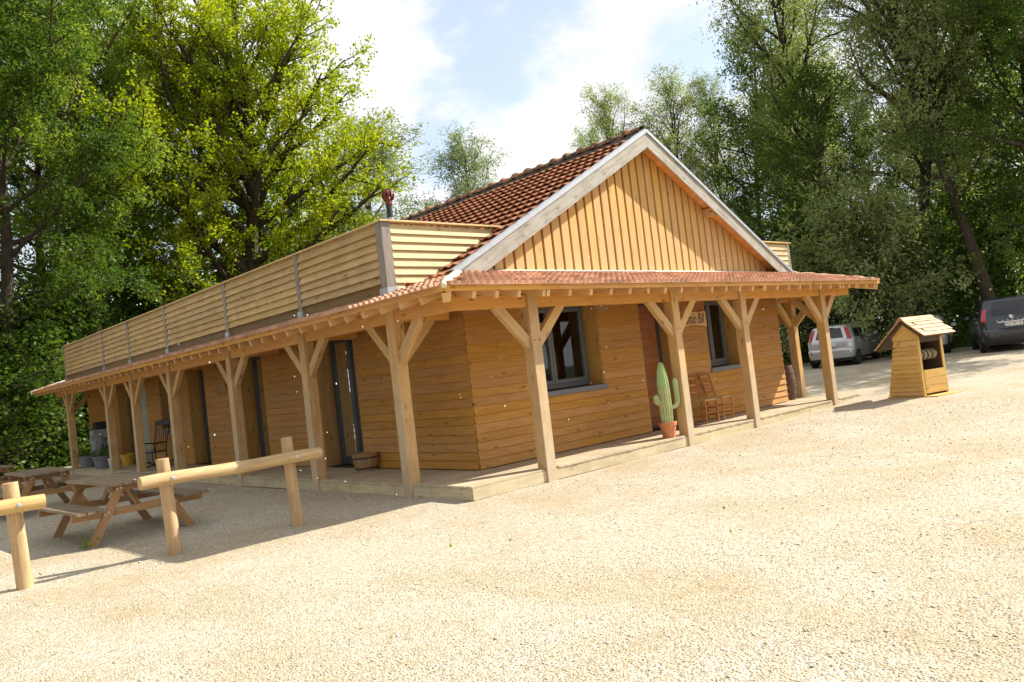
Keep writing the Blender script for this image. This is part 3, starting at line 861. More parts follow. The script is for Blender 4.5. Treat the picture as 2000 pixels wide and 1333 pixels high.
# interlocking porch tile: flat with two channels, straight nose
TW, TL = 0.272, 0.345
def porch_tile_mesh():
    ts = 0.042
    prof = [(0, 1), (0.08, 1), (0.13, 0), (0.35, 0), (0.40, 1), (0.57, 1), (0.62, 0), (0.84, 0), (0.89, 1), (0.985, 1)]
    top0 = [(u*TW, 0, 0.062+h*0.040) for u, h in prof]
    top1 = [(u*TW, TL*1.12, 0.006+h*0.040) for u, h in prof]
    bot0 = [(u*TW, 0, 0.050) for u, h in prof]
    n = len(prof)
    vs = top0+top1+bot0
    fs = [(i, i+1, n+i+1, n+i) for i in range(n-1)] + [(2*n+i, 2*n+i+1, i+1, i) for i in range(n-1)]
    fs += [(2*n, 0, n), (3*n-1, 2*n-1, n-1)]
    return vs, fs
pt_v, pt_f = porch_tile_mesh()
q = MB(); q.add(pt_v, pt_f); pt_me = q.mesh('porch_tile', 'porch_tile')
spots = []
def tile_M(side, u, d):
    z = zt(d)+0.040
    if side == 'F': X, Yv, o = Vector((1, 0, 0)), Vector((0, 1, SL)).normalized(), Vector((u, EV+d, z))
    elif side == 'L': X, Yv, o = Vector((0, -1, 0)), Vector((1, 0, SL)).normalized(), Vector((EV+d, u+TW, z))
    else: X, Yv, o = Vector((0, 1, 0)), Vector((-1, 0, SL)).normalized(), Vector((EVR-d, u, z))
    Z = X.cross(Yv)
    return Matrix(((X.x, Yv.x, Z.x, o.x), (X.y, Yv.y, Z.y, o.y), (X.z, Yv.z, Z.z, o.z), (0, 0, 0, 1)))
NR = 5
for r in range(NR):
    d = -0.05 + r*TL/sl*1.0
    u = E0 + 0.06
    while u < E1-TW*0.5:
        c = u+TW/2
        if c-E0 > d+0.20 and E1-c > d+0.12 and d < dW-0.2: spots.append(('F', u, d))
        u += TW
    u = EV + 0.08
    while u < YEV-TW:
        c = u+TW/2
        if c-EV > d+0.20 and d < dW-0.25:
            if not (u > 1.62 and d > 0.5): spots.append(('L', u, d))
        u += TW
    u = EV + 0.06
    while u < YEV-TW:
        c = u+TW/2
        if c-EV > d+0.15 and d < dW-0.25 and not (u > 1.5 and d > 0.5): spots.append(('R', u, d))
        u += TW
def dist_to_cam(s):
    return (tile_M(*s).translation - CAM_POS).length + (100 if s[0] == 'R' else 0)
spots.sort(key=dist_to_cam)
far = MB()
for i, s in enumerate(spots):
    M = tile_M(*s) @ Matrix.Rotation(random.uniform(-.008, .008), 4, 'Z') @ Matrix.Translation((0, random.uniform(-.006, .006), random.uniform(-.002, .003)))
    if i < 300: link(bpy.data.objects.new('porch_tile', pt_me), porch_roof, M)
    else: far.add([M @ Vector(v) for v in pt_v], pt_f)
tag(far.build('porch_tiles_far', 'porch_tile', porch_roof), kind='stuff')
# mortared hips and the flashing where the porch meets the gable
def hip(x0, sgn, nm):
    q = MB(); pts = []; rad = []
    for i in range(15):
        t = i/14; d = -0.02+1.38*t
        pts.append((x0+sgn*d, EV+d, zt(d)+0.075+0.008*math.sin(i*1.9))); rad.append((0.070+0.016*math.sin(i*2.3))*min(1, 0.45+i*0.3))
    q.tube(pts, rad, 9)
    return q.build(nm, 'mortar' if sgn > 0 else 'porch_tile', porch_roof, smooth=True)
hip(E0, 1, 'hip_mortar'); hip(E1, -1, 'hip_tile')
board('flashing', (1.3, WY-0.115, zt(dW-0.115)+0.115), (WXR-.1, WY-0.115, zt(dW-0.115)+0.115), (0, 1, 0.35), 0.16, 0.006, 'white_metal', porch_roof)

# ---- gable
RS = 0.541; AX = 5.87; ZA = 5.89
def zr(x): return ZA - RS*abs(x-AX)
GY = WY-0.012
q = MB(); q.prism([(1.20, 3.10), (WXR-0.02, 3.10), (WXR-0.02, zr(WXR)-0.22), (AX, ZA-0.24), (1.20, zr(1.2)-0.22)], 'Y', WY+0.0, WY+0.12)
gable = q.build('gable_wall', 'soffit_wood', house)
x = 1.42; GP = 0.235
while x < 10.30:
    a, b_ = x, x+0.178
    zl, zh = zr(a)-0.16, zr(b_)-0.16
    if min(zl, zh) > 3.2:
        q = MB(); t = random.uniform(-.003, .003)
        q.prism([(0, a*0), ] if False else [(3.17, a), (zl, a), (zr((a+b_)/2)-.16 if (a < AX < b_) else (zl+zh)/2, (a+b_)/2), (zh, b_), (3.17, b_)], 'Y', 0, 0)  if False else None
        # local frame: X up the board so the grain runs upright
        M, ln = frame((a, WY-0.052+t, 3.19), (a, WY-0.052+t, 4.19), (1, 0, 0))
        vs = [(0, 0, 0), (zl-3.19, 0, 0), (zh-3.19, 0, 0.178), (0, 0, 0.178)]
        yv = M.col[1].xyz.y
        s_ = 1 if yv > 0 else -1
        vs2 = [(p[0], s_*0.034, p[2]) for p in vs]
        MB().add(vs+vs2, ((0,1,2,3),(7,6,5,4),(0,4,5,1),(1,5,6,2),(2,6,7,3),(3,7,4,0))).build('gable_board', 'gable_wood', gable, M)
    x += GP
# ---- main roof
RY0, RY1 = 0.86, 19.6
ns = math.hypot(1, RS)
q = MB()
for s in (-1, 1):
    xe = AX+s*5.08
    P_ = [(AX, zr(AX)-.055), (xe, zr(xe)-.055), (xe, zr(xe)-.115), (AX, zr(AX)-.115)]
    q.prism(P_ if s > 0 else list(reversed(P_)), 'Y', RY0+0.03, RY1)
main_roof = q.build('main_roof', 'soffit_wood', house)
# boarded soffit under the verge
for s in (-1, 1):
    l = 0.06
    while l < 5.7:
        x0 = AX+s*l/ns; z0 = zr(x0)-0.130
        board('soffit_board', (x0, RY0+0.002, z0), (x0, WY-0.004, z0), (s*1, 0, -RS), 0.132, 0.018, 'soffit_wood', main_roof)
        l += 0.136
# barge boards with a metal verge trim
for s in (-1, 1):
    a = Vector((AX+s*0.0, RY0-0.015, zr(AX)-0.155)); xe = AX+s*5.08
    b_ = Vector((xe, RY0-0.015, zr(xe)-0.155))
    M, ln = frame(a, b_, (0, 0, 1)); w = 0.285
    sk = w/2*RS
    vs = [(sk*1, -0.015, -w/2), (ln-(-sk)*0+0.0-0.30*0, -0.015, -w/2), (ln, 0.015, -w/2), (sk, 0.015, -w/2), (-sk, -0.015, w/2), (ln, -0.015, w/2), (ln, 0.015, w/2), (-sk, 0.015, w/2)]
    vs[1] = (ln+0.02-0.32, -0.015, -w/2); vs[2] = (ln+0.02-0.32, 0.015, -w/2); 
    bb = MB().add(vs, ((0,3,2,1),(4,5,6,7),(0,1,5,4),(1,2,6,5),(2,3,7,6),(3,0,4,7))).build('barge_board', 'barge_wood', house, M)
    for k in range(3):
        p0 = a.lerp(b_, k/3+0.002)+Vector((0, -0.004, 0.178)); p1 = a.lerp(b_, (k+1)/3+0.004)+Vector((0, -0.004, 0.178+0.004*k))
        q = MB()
        pr = [(-0.035, -0.05), (-0.035, 0.012), (-0.015, 0.026), (0.02, 0.028), (0.06, 0.018), (0.10, 0.020), (0.10, 0.012), (0.06, 0.008), (-0.022, 0.010), (-0.028, -0.05)]
        MM, l2 = frame(p0, p1, (0, 0, 1))
        ys_ = 1 if MM.col[1].y > 0 else -1
        n = len(pr)
        vs = [(0, ys_*u, v) for u, v in pr] + [(l2, ys_*u, v) for u, v in pr]
        q.add(vs, [tuple(range(n)), tuple(reversed(range(n, 2*n)))] + [(i, i+n, (i+1) % n+n, (i+1) % n) for i in range(n)])
        q.build('verge_trim', 'zinc', bb, MM)
# purlin ends under the verge
for x in (AX-0.09, 7.95, 3.65):
    board('purlin', (x+0.1, RY0+0.03, zr(x+0.1)-0.245), (x+0.1, WY-0.003, zr(x+0.1)-0.245), (0, 0, 1), 0.17, 0.14, 'post_wood', house)
# roof tiles with a rolled profile
MW, ML = 0.198, 0.335
def roll(n=8):
    us = [i/n for i in range(n+1)]
    h = [0.027*(0.5+0.5*math.cos(2*math.pi*u)) for u in us]
    top0 = [(u*MW, 0, 0.074+a) for u, a in zip(us, h)]; top1 = [(u*MW, ML*1.1, 0.004+a) for u, a in zip(us, h)]
    bot0 = [(u*MW, 0.0, 0.050+a) for u, a in zip(us, h)]
    k = n+1
    fs = [(i, i+1, k+i+1, k+i) for i in range(n)] + [(2*k+i, 2*k+i+1, i+1, i) for i in range(n)]
    return top0+top1+bot0, fs
mt_v, mt_f = roll()
q = MB(); q.add(mt_v, mt_f); mt_me = q.mesh('roof_tile', 'roof_tile', True)
try: mt_me.set_sharp_from_angle(angle=R(40))
except Exception: pass
def main_M(s, u, l):
    x = AX + s*(5.08 - l/ns); z = zr(x)-0.052
    Yv = Vector((-s, 0, RS)).normalized()
    X = Vector((0, -1, 0)) if s < 0 else Vector((0, 1, 0))
    o = Vector((x, u+MW if s < 0 else u, z)); Z = X.cross(Yv)
    return Matrix(((X.x, Yv.x, Z.x, o.x), (X.y, Yv.y, Z.y, o.y), (X.z, Yv.z, Z.z, o.z), (0, 0, 0, 1)))
cand = []
nrow = 17
for r in range(nrow):
    l = -0.03 + r*ML
    y = RY0+0.065
    while y < RY1-MW:
        for s in (-1, 1):
            x = AX+s*(5.08-l/ns)
            hidden = (s < 0 and y > 1.75 and zr(x) < 3.75)
            cand.append((s, y, l, hidden))
        y += MW
cand.sort(key=lambda c: (main_M(*c[:3]).translation-CAM_POS).length + (200 if c[0] > 0 or c[3] else 0))
far = MB()
for i, c in enumerate(cand):
    M = main_M(*c[:3]) @ Matrix.Rotation(random.uniform(-.014, .014), 4, 'Z') @ Matrix.Translation((0, random.uniform(-.010, .010), random.uniform(-.002, .005)))
    if i < 300: link(bpy.data.objects.new('roof_tile', mt_me), main_roof, M)
    else: far.add([M @ Vector(v) for v in mt_v], mt_f)
tag(far.build('roof_tiles_far', 'roof_tile', main_roof, smooth=True), kind='stuff')
# ridge tiles bedded in dark, mossy mortar
q = MB(); n = 60
for i in range(n):
    y0 = RY0+0.05+(RY1-RY0-.05)*i/n; y1 = RY0+0.05+(RY1-RY0-.05)*(i+1)/n
    w = 0.27+0.035*math.sin(i*2.1)+0.02*math.sin(i*5.3)
    q.prism([(AX-w, zr(AX-w)-.01), (AX-w+.03, zr(AX-w)+.045), (AX, ZA+.075), (AX+w-.03, zr(AX-w)+.045), (AX+w, zr(AX-w)-.01)], 'Y', y1, y0)
plain('mortar_moss', (0.055, 0.046, 0.034), 1.0, nscale=9, namt=0.55, bump=1.0)
q.build('ridge_bedding', 'mortar_moss', main_roof)
q = MB()
prof = [(0.0, 0.122), (0.31, 0.112), (0.315, 0.150), (0.37, 0.172), (0.41, 0.165), (0.42, 0.135)]
nn = 9
for y, r in prof:
    for k in range(nn):
        a = math.pi*(k/(nn-1)); q.v.append((-r*math.cos(a)*1.0, y, r*math.sin(a)*0.86))
for i in range(len(prof)-1):
    for k in range(nn-1): q.f.append((i*nn+k, i*nn+k+1, (i+1)*nn+k+1, (i+1)*nn+k))
rt_me = q.mesh('ridge_tile', 'ridge_tile', True)
y = RY0+0.02
while y < RY1-0.4:
    link(bpy.data.objects.new('ridge_tile', rt_me), main_roof, Matrix.Translation((AX+random.uniform(-.01, .01), y, ZA+0.005+random.uniform(-.008, .010))) @ Matrix.Rotation(random.uniform(-.025, .025), 4, 'Z') @ Matrix.Rotation(random.uniform(-.02, .02), 4, 'X'))
    y += 0.40

# ---- boarded parapet of the terrace
parapet = MB().box(0.09, 0.12, 1.60, 19.6, 2.86, 3.97).build('parapet', 'parapet_wood', house)
ppy = [1.46] + [p+0.03 for p in PY[1:]]
for i, y in enumerate(ppy):
    w = 0.165 if i == 0 else 0.125
    p = board('parapet_post', (0.045+w/2-.02, y+w/2, 2.80), (0.045+w/2-.02, y+w/2, 4.0), (1, 0, 0), w, w, 'grey_wood', parapet, bevel=0.006)
    q = MB(); q.box(0.012, 0.045+w+0.0, y-0.02, y+w+0.02, 2.84, 3.03); q.box(-0.14, 0.10, y-0.05, y+w+0.06, 2.862, 2.872, )
    q.build('post_flashing', 'zinc', p)
for i in range(6):
    y0 = ppy[i]+(0.17 if i == 0 else 0.129); y1 = ppy[i+1]-0.004
    z = 3.10
    board('parapet_board', (0.075, y0, 2.985), (0.075, y1, 2.985), (0, 0, 1), 0.24, 0.018, 'stained_wood', parapet)
    for k in range(7):
        lo, hi = Vector((0.030, 0, z)), Vector((0.073, 0, z+0.142))
        mid = (lo+hi)/2
        board('parapet_board', (mid.x, y0, mid.z), (mid.x, y1, mid.z), hi-lo, 0.150, 0.020, 'parapet_wood', parapet)
        z += 0.125
cp = board('parapet_cap', (0.07, 1.42, 4.015), (0.07, 19.6, 4.015), (1, 0, 0), 0.14, 0.024, 'parapet_bright', parapet)
z = 2.97
while z < 3.95:
    xe = AX-5.08+(z+0.07-(ZA-RS*5.08))/RS + 0.03
    xe = max(0.35, xe)
    if z < 3.14: xe = 0.35 + (z-2.97)/0.17*0.62
    lo, hi = Vector((0, 1.462, z)), Vector((0, 1.502, z+0.142)); mid = (lo+hi)/2
    board('parapet_board', (0.188, mid.y, mid.z), (xe, mid.y, mid.z), hi-lo, 0.148, 0.018, 'parapet_bright', parapet)
    z += 0.123
board('parapet_cap', (0.15, 1.49, 4.016), (2.42, 1.49, 4.016), (0, 1, 0), 0.14, 0.024, 'parapet_bright', parapet)
# matching parapet on the right
for (xp, yp) in ((12.12, 1.46),):
    board('parapet_post', (xp, yp+.08, 2.85), (xp, yp+.08, 4.0), (1, 0, 0), 0.14, 0.14, 'barge_wood', parapet, bevel=0.006)
    z = 2.97
    while z < 3.95:
        xs_ = AX+5.08-(z+0.07-(ZA-RS*5.08))/RS - 0.03
        xs_ = min(11.7, xs_)
        lo, hi = Vector((0, 1.462, z)), Vector((0, 1.502, z+0.142)); mid = (lo+hi)/2
        board('parapet_board', (xs_, mid.y, mid.z), (xp-0.072, mid.y, mid.z), hi-lo, 0.148, 0.018, 'parapet_bright', parapet)
        z += 0.123
    board('parapet_cap', (9.7, 1.49, 4.016), (xp+.09, 1.49, 4.016), (0, 1, 0), 0.14, 0.024, 'parapet_bright', parapet)
    board('parapet_board', (xp, 1.62, 3.45), (xp, 19.6, 3.45), (0, 0, 1), 1.0, 0.03, 'parapet_wood', parapet)

# ---- stove flue with a ball cowl on the terrace side of the roof
fx, fy = 2.0, 4.0
q = MB(); q.tube([(fx, fy, 3.7), (fx, fy, 4.98)], 0.058, 12)
fl = q.build('flue_pipe', 'flue_black', house, smooth=True)
MB().tube([(fx, fy, 4.66), (fx, fy, 4.72)], 0.075, 12).build('flue_collar', 'zinc', fl)
q = MB(); q.tube([(fx, fy, 4.96), (fx, fy, 5.03)], 0.07, 12)
for k in range(10):       # curved vanes
    a0 = 2*math.pi*k/10
    pts = []
    for j in range(7):
        t = j/6; ph = -1.2+2.5*t
        r_ = 0.125*math.cos(ph); pts.append(((fx+r_*math.cos(a0+0.5*t), fy+r_*math.sin(a0+0.5*t), 5.14+0.12*math.sin(ph)), (fx+r_*math.cos(a0+0.38+0.5*t), fy+r_*math.sin(a0+0.38+0.5*t), 5.14+0.12*math.sin(ph)), (fx+0.8*r_*math.cos(a0+0.38+0.5*t), fy+0.8*r_*math.sin(a0+0.38+0.5*t), 5.14+0.10*math.sin(ph))))
    for j in range(6):
        q.add([pts[j][0], pts[j][1], pts[j][2], pts[j+1][0], pts[j+1][1], pts[j+1][2]], ((0, 1, 4, 3), (1, 2, 5, 4)))
q.lathe([(0.03, 0.11), (0.05, 0.122), (0.001, 0.13)], 12, (fx, fy, 5.14))
q.build('flue_cowl', 'flue_red', fl, smooth=False)

# ------------------------------------------------------------------ trees
def grow_tree(seed, H, r0, crown0, crownR, n_limb, style):
    """returns tube segments and twig list for one tree standing at the origin"""
    rd = random.Random(seed)
    tubes, twigs = [], []
    S = style
    def wander(p, d, ln, nseg, jit, pull):
        pts = [p]; d = d.normalized()
        for i in range(nseg):
            d = (d + Vector((rd.gauss(0, jit), rd.gauss(0, jit), rd.gauss(0, jit))) + Vector((0, 0, pull))).normalized()
            pts.append(pts[-1] + d*(ln/nseg))
        return pts
    lean = Vector((rd.gauss(0, S.get('lean', .03)), rd.gauss(0, S.get('lean', .03)), 1))
    top = H*S.get('leader', 0.93)
    trunk = wander(Vector((0, 0, -0.15)), lean, top, 12, 0.045, 0.05)
    tubes.append((trunk, [max(0.03, r0*(1-0.9*(i/12)**0.9))*(1.35 if i == 0 else 1) for i in range(13)], 9))
    def on(pts, t):
        f = t*(len(pts)-1); i = min(int(f), len(pts)-2); return pts[i].lerp(pts[i+1], f-i), (pts[i+1]-pts[i]).normalized()
    for k in range(n_limb):
        t = crown0 + (1-crown0)*((k+rd.random())/n_limb)**S.get('spread', 0.9)
        t = min(0.985, t)
        p, td = on(trunk, t)
        u = (t-crown0)/(1-crown0)
        env = S['env'](u)
        ln = crownR*env*rd.uniform(0.72, 1.12)
        if ln < 0.5: ln = 0.5
        az = k*2.399 + rd.gauss(0, 0.5)
        el = R(S['el0'] + (S['el1']-S['el0'])*u + rd.gauss(0, 9))
        d = Vector((math.cos(az)*math.cos(el), math.sin(az)*math.cos(el), math.sin(el)))
        limb = wander(p, d, ln, 7, S['jit'], S['pull'])
        rl = max(0.022, r0*S.get('limb_r', 0.42)*(ln/crownR)**1.1*(1-0.5*u))
        tubes.append((limb, [rl*(1-0.85*i/7)+0.008 for i in range(8)], 6))
        ns = max(3, int(ln*S['subs']))
        for j in range(ns):
            tt = 0.22+0.78*(j+rd.random())/ns
            q, ld = on(limb, min(tt, 0.99))
            a = ld.orthogonal().normalized(); a.rotate(Matrix.Rotation(rd.uniform(0, 6.283), 3, ld))
            sd = (ld*rd.uniform(0.5, 1.1) + a*rd.uniform(0.6, 1.1) + Vector((0, 0, S['sub_up']))).normalized()
            sl_ = (0.28*ln*(1.15-0.6*tt)+0.45)*rd.uniform(0.6, 1.2)
            sub = wander(q, sd, sl_, 4, S['jit']*1.3, S['pull']*0.8)
            rs = max(0.010, rl*0.38*(1-0.6*tt))
            tubes.append((sub, [rs*(1-0.8*i/4)+0.004 for i in range(5)], 4))
            nt = max(3, int(sl_*S['twigs']))
            for m_ in range(nt):
                q2, sd2 = on(sub, min(0.99, 0.15+0.85*(m_+rd.random())/nt))
                a2 = sd2.orthogonal().normalized(); a2.rotate(Matrix.Rotation(rd.uniform(0, 6.283), 3, sd2))
                d2 = (sd2*rd.uniform(0.3, 1.0)+a2*rd.uniform(0.5, 1.0)+Vector((0, 0, S['twig_up']))).normalized()
                twigs.append((q2, d2, S['twig_len']*rd.uniform(0.6, 1.3)))
    return tubes, twigs

def tubes_mesh(name, tubes, mat):
    q = MB()
    for pts, rad, n in tubes: q.tube(pts, rad, n, caps=False)
    return q.mesh(name, mat, True)

def leaves_mesh(name, twigs, per, ll, lw, mat, seed, droop=0.0, spread=0.16, flat=0.5):
    g = np.random.default_rng(seed)
    P = np.array([t[0] for t in twigs]); D = np.array([t[1] for t in twigs]); Ln = np.array([t[2] for t in twigs])
    n = len(twigs)*per
    idx = np.repeat(np.arange(len(twigs)), per)
    s = g.random(n)
    base = P[idx] + D[idx]*(Ln[idx]*s)[:, None] + g.normal(0, spread, (n, 3))
    base[:, 2] -= droop*Ln[idx]*s*s
    d = D[idx]*0.6 + g.normal(0, 0.75, (n, 3)); d[:, 2] -= droop*0.9
    d /= np.linalg.norm(d, axis=1)[:, None]
    nrm = g.normal(0, 0.55, (n, 3)); nrm[:, 2] += flat
    side = np.cross(d, nrm); side /= (np.linalg.norm(side, axis=1)[:, None]+1e-6)
    L_ = ll*g.uniform(0.6, 1.3, n)[:, None]; W_ = lw*g.uniform(0.7, 1.25, n)[:, None]
    nn = np.cross(side, d)
    v0 = base; v1 = base + d*L_*0.45 + side*W_*0.5 + nn*W_*0.12; v2 = base + d*L_; v3 = base + d*L_*0.45 - side*W_*0.5 + nn*W_*0.12
    V = np.stack([v0, v1, v2, v3], 1).reshape(-1, 3)
    F = np.arange(4*n).reshape(n, 4)
    clump = g.random(len(twigs))[idx]
    tint = np.clip(0.55*clump + 0.45*g.random(n), 0, 1)
    return mesh_np(name, V, F, mat, tint)

ROUND = lambda u: max(0.12, math.sin(math.pi*(0.22+0.72*u)))**0.75
OVAL = lambda u: max(0.10, math.sin(math.pi*(0.18+0.76*u)))
SLIM = lambda u: 0.45+0.55*math.sin(math.pi*min(1, 0.15+0.8*u)) if u < 0.8 else 1.9*(1-u)+0.35
SHRUB = lambda u: 0.55+0.45*math.sin(math.pi*(0.3+0.6*u))
ST = {
 'oak': dict(env=ROUND, el0=12, el1=62, jit=0.14, pull=0.045, subs=1.9, twigs=3.4, sub_up=0.15, twig_up=0.25, twig_len=0.62, limb_r=0.50, leader=0.78, spread=0.8, lean=.04),
 'ash': dict(env=OVAL, el0=8, el1=55, jit=0.13, pull=0.03, subs=2.2, twigs=3.2, sub_up=0.0, twig_up=0.05, twig_len=0.8, limb_r=0.34, leader=0.93, spread=0.95),
 'willow': dict(env=SLIM, el0=38, el1=68, jit=0.13, pull=0.035, subs=2.5, twigs=3.3, sub_up=0.25, twig_up=-0.05, twig_len=0.8, limb_r=0.40, leader=0.95, spread=0.95, lean=.05),
 'alder': dict(env=SLIM, el0=25, el1=60, jit=0.12, pull=0.03, subs=2.4, twigs=3.6, sub_up=0.1, twig_up=0.1, twig_len=0.6, limb_r=0.34, leader=0.95),
 'shrub': dict(env=SHRUB, el0=30, el1=70, jit=0.2, pull=0.02, subs=3.0, twigs=4.0, sub_up=0.2, twig_up=0.1, twig_len=0.55, limb_r=0.45, leader=0.7, spread=1.0),
}
# prototypes: (trunk mesh, crown mesh)
PROTO = {}
def proto(key, seed, H, r0, c0, Rr, nl, st, per, ll, lw, lmat, bmat, droop, spread, flat=0.5):
    tubes, twigs = grow_tree(seed, H, r0, c0, Rr, nl, ST[st])
    PROTO[key] = (tubes_mesh('trunk', tubes, bmat), leaves_mesh('crown', twigs, per, ll, lw, lmat, seed, droop, spread, flat), H)
    return len(twigs)*per
cnt = {}
cnt['oak'] = proto('oak', 17, 25, 0.50, 0.13, 8.2, 62, 'oak', 24, 0.16, 0.115, 'leaf_oak', 'bark_dark', 0.0, 0.115, 1.1)
cnt['ash'] = proto('ash', 23, 25, 0.36, 0.32, 7.6, 44, 'ash', 34, 0.20, 0.075, 'leaf_ash', 'bark_brown', 0.30, 0.13, 1.0)
cnt['ash2'] = proto('ash2', 29, 23, 0.32, 0.20, 6.6, 42, 'ash', 30, 0.20, 0.085, 'leaf_dark', 'bark_dark', 0.3, 0.14, 1.0)
cnt['willow'] = proto('willow', 31, 20, 0.24, 0.20, 4.2, 42, 'willow', 30, 0.18, 0.055, 'leaf_willow', 'bark_dark', 0.35, 0.13, 0.8)
cnt['willow2'] = proto('willow2', 37, 21, 0.26, 0.30, 4.6, 38, 'willow', 27, 0.18, 0.055, 'leaf_willow', 'bark_dark', 0.4, 0.135, 0.8)
cnt['pale'] = proto('pale', 41, 18, 0.22, 0.15, 4.3, 38, 'willow', 26, 0.19, 0.06, 'leaf_willow_pale', 'bark_brown', 0.3, 0.14, 0.8)
cnt['alder'] = proto('alder', 43, 19, 0.22, 0.14, 3.6, 46, 'alder', 22, 0.145, 0.10, 'leaf_dark', 'bark_dark', 0.05, 0.16)
cnt['bush'] = proto('bush', 47, 5, 0.09, 0.05, 2.6, 26, 'shrub', 22, 0.15, 0.085, 'leaf_dark', 'bark_dark', 0.15, 0.13, 0.9)
cnt['bush_pale'] = proto('bush_pale', 53, 6, 0.09, 0.05, 2.8, 26, 'shrub', 22, 0.17, 0.06, 'leaf_willow', 'bark_dark', 0.25, 0.13, 0.9)
cnt['bush_bright'] = proto('bush_bright', 59, 5, 0.08, 0.05, 2.7, 24, 'shrub', 18, 0.16, 0.09, 'leaf_bright', 'bark_dark', 0.1, 0.13, 0.9)

def plant(kind, name, px, dist, H, label, cat, group=None, rz=None, wide=1.0, xy=None):
    x, y = xy if xy else at_dist(px, dist)
    tm, cm, H0 = PROTO[kind]
    t = thing(name, label, cat, (x, y, gz(x)-0.03), rz if rz is not None else random.uniform(0, 6.28), group)
    s = H/H0
    M = Matrix.Diagonal((s*wide, s*wide, s, 1))
    link(bpy.data.objects.new('trunk', tm), t, M, True)
    link(bpy.data.objects.new('crown', cm), t, M, True)
    return t
GL, GR, GB = 'trees behind the left end of the house', 'trees behind the parked cars', 'distant willows behind the roof'
plant('oak', 'oak_tree', 505, 42, 27, 'large bright yellow-green oak with dark forking limbs, left of the open sky', 'tree', GL, rz=0.9, wide=1.02)
plant('ash', 'ash_tree', 205, 38, 25, 'tall feathery green ash with a brown trunk rising above the parapet at left', 'tree', GL, rz=2.0)
plant('ash2', 'ash_tree', 15, 35, 23, 'dark green ash cut by the left edge of the picture', 'tree', GL, rz=0.3)
plant('ash', 'ash_tree', 345, 46, 24, 'mid-green ash filling the gap between the brown-trunked ash and the bright oak', 'tree', GL, rz=4.1, wide=0.95)
plant('ash2', 'ash_tree', 130, 45, 25, 'dark ash standing behind the brown-trunked ash at left', 'tree', GL, rz=3.3)
plant('ash2', 'ash_tree', 260, 52, 19, 'shaded ash low behind the middle of the parapet', 'tree', GL, rz=5.2)
plant('bush', 'shrub', 34, 35, 6.5, 'dark shrub at the left edge behind the picnic tables', 'shrub', 'shrubs in the wood at left', rz=0.4, wide=1.2)
plant('bush', 'shrub', 109, 38, 7.5, 'dark shrub just beyond the gutter at the far end of the porch', 'shrub', 'shrubs in the wood at left', rz=1.9, wide=1.2)
plant('bush', 'shrub', 204, 43, 8.5, 'dark shrub behind the far end of the parapet', 'shrub', 'shrubs in the wood at left', rz=2.9, wide=1.1)
plant('bush', 'shrub', 334, 47, 9.0, 'dark shrub under the ash and oak, above the middle of the parapet', 'shrub', 'shrubs in the wood at left', rz=4.3, wide=1.1)
plant('bush_bright', 'shrub', 534, 46, 12.5, 'bright green shrub at the foot of the oak, above the near parapet', 'shrub', 'shrubs in the wood at left', rz=1.0, wide=1.1)
plant('bush_bright', 'shrub', 645, 47, 10.5, 'bright green shrub on the right of the oak foot, above the corner of the parapet', 'shrub', 'shrubs in the wood at left', rz=3.0, wide=1.1)
plant('bush', 'shrub', -56, 33, 6.0, 'dark shrub mostly outside the left edge', 'shrub', 'shrubs in the wood at left', rz=5.5, wide=1.3)
plant('pale', 'willow_tree', 790, 56, 20, 'pale distant willow between the oak and the stove flue', 'tree', GB, rz=0.6, wide=1.6)
plant('pale', 'willow_tree', 950, 62, 20.0, 'pale distant willow above the middle of the tiled ridge', 'tree', GB, rz=2.2, wide=1.2)
plant('pale', 'willow_tree', 685, 60, 16.5, 'pale distant willow half hidden by the right side of the oak', 'tree', GB, rz=3.5)
plant('pale', 'willow_tree', 880, 66, 15.5, 'lowest pale willow just right of the stove flue', 'tree', GB, rz=4.4)
plant('pale', 'willow_tree', 1210, 60, 18.5, 'thin pale willow peeping over the ridge near the gable peak', 'tree', GB, rz=5.6, wide=0.8)
plant('willow', 'willow_tree', 1300, 46, 17.0, 'grey-green willow just right of the gable peak', 'tree', GR, rz=0.2)
plant('willow', 'willow_tree', 1375, 49, 17.5, 'second willow right of the gable peak, rising behind the right rake', 'tree', GR, rz=1.7)
plant('willow2', 'willow_tree', 1443, 47, 17.6, 'slender willow with a pointed top above the right rake', 'tree', GR, rz=3.0, wide=0.75)
plant('alder', 'alder_tree', 1520, 43, 18.6, 'dark green alder with a pointed crown above the right parapet', 'tree', GR, rz=1.1)
plant('willow', 'willow_tree', 1602, 46, 18.6, 'willow between the dark alder and the tallest willow', 'tree', GR, rz=4.4)
plant('willow2', 'willow_tree', 1705, 42, 21.5, 'tall willow behind the silver car', 'tree', GR, rz=5.0, wide=1.1)
plant('willow2', 'willow_tree', 1790, 37, 23.0, 'tallest willow, with long bare stems, above the well', 'tree', GR, rz=0.8, wide=1.05)
plant('willow', 'willow_tree', 1885, 44, 23.0, 'willow filling the sky left of the dark van', 'tree', GR, rz=2.6, wide=1.1)
plant('willow2', 'willow_tree', 1950, 34, 20.0, 'willow with a dark forked trunk rising left of the van', 'tree', GR, rz=3.9, wide=1.1)
plant('alder', 'alder_tree', 2030, 37, 19.0, 'dark alder right above the van at the right edge', 'tree', GR, rz=5.9, wide=1.25)
plant('ash2', 'ash_tree', 2140, 33, 17.5, 'dark tree cut by the right edge of the picture', 'tree', GR, rz=2.2, wide=0.9)
plant('alder', 'alder_tree', 1655, 36, 13.0, 'short dark alder behind the roof corner and the silver car', 'tree', GR, rz=2.0, wide=1.3)
plant('alder', 'alder_tree', 1835, 50, 17.0, 'shaded alder deep in the wood between well and van', 'tree', GR, rz=0.1, wide=1.2)
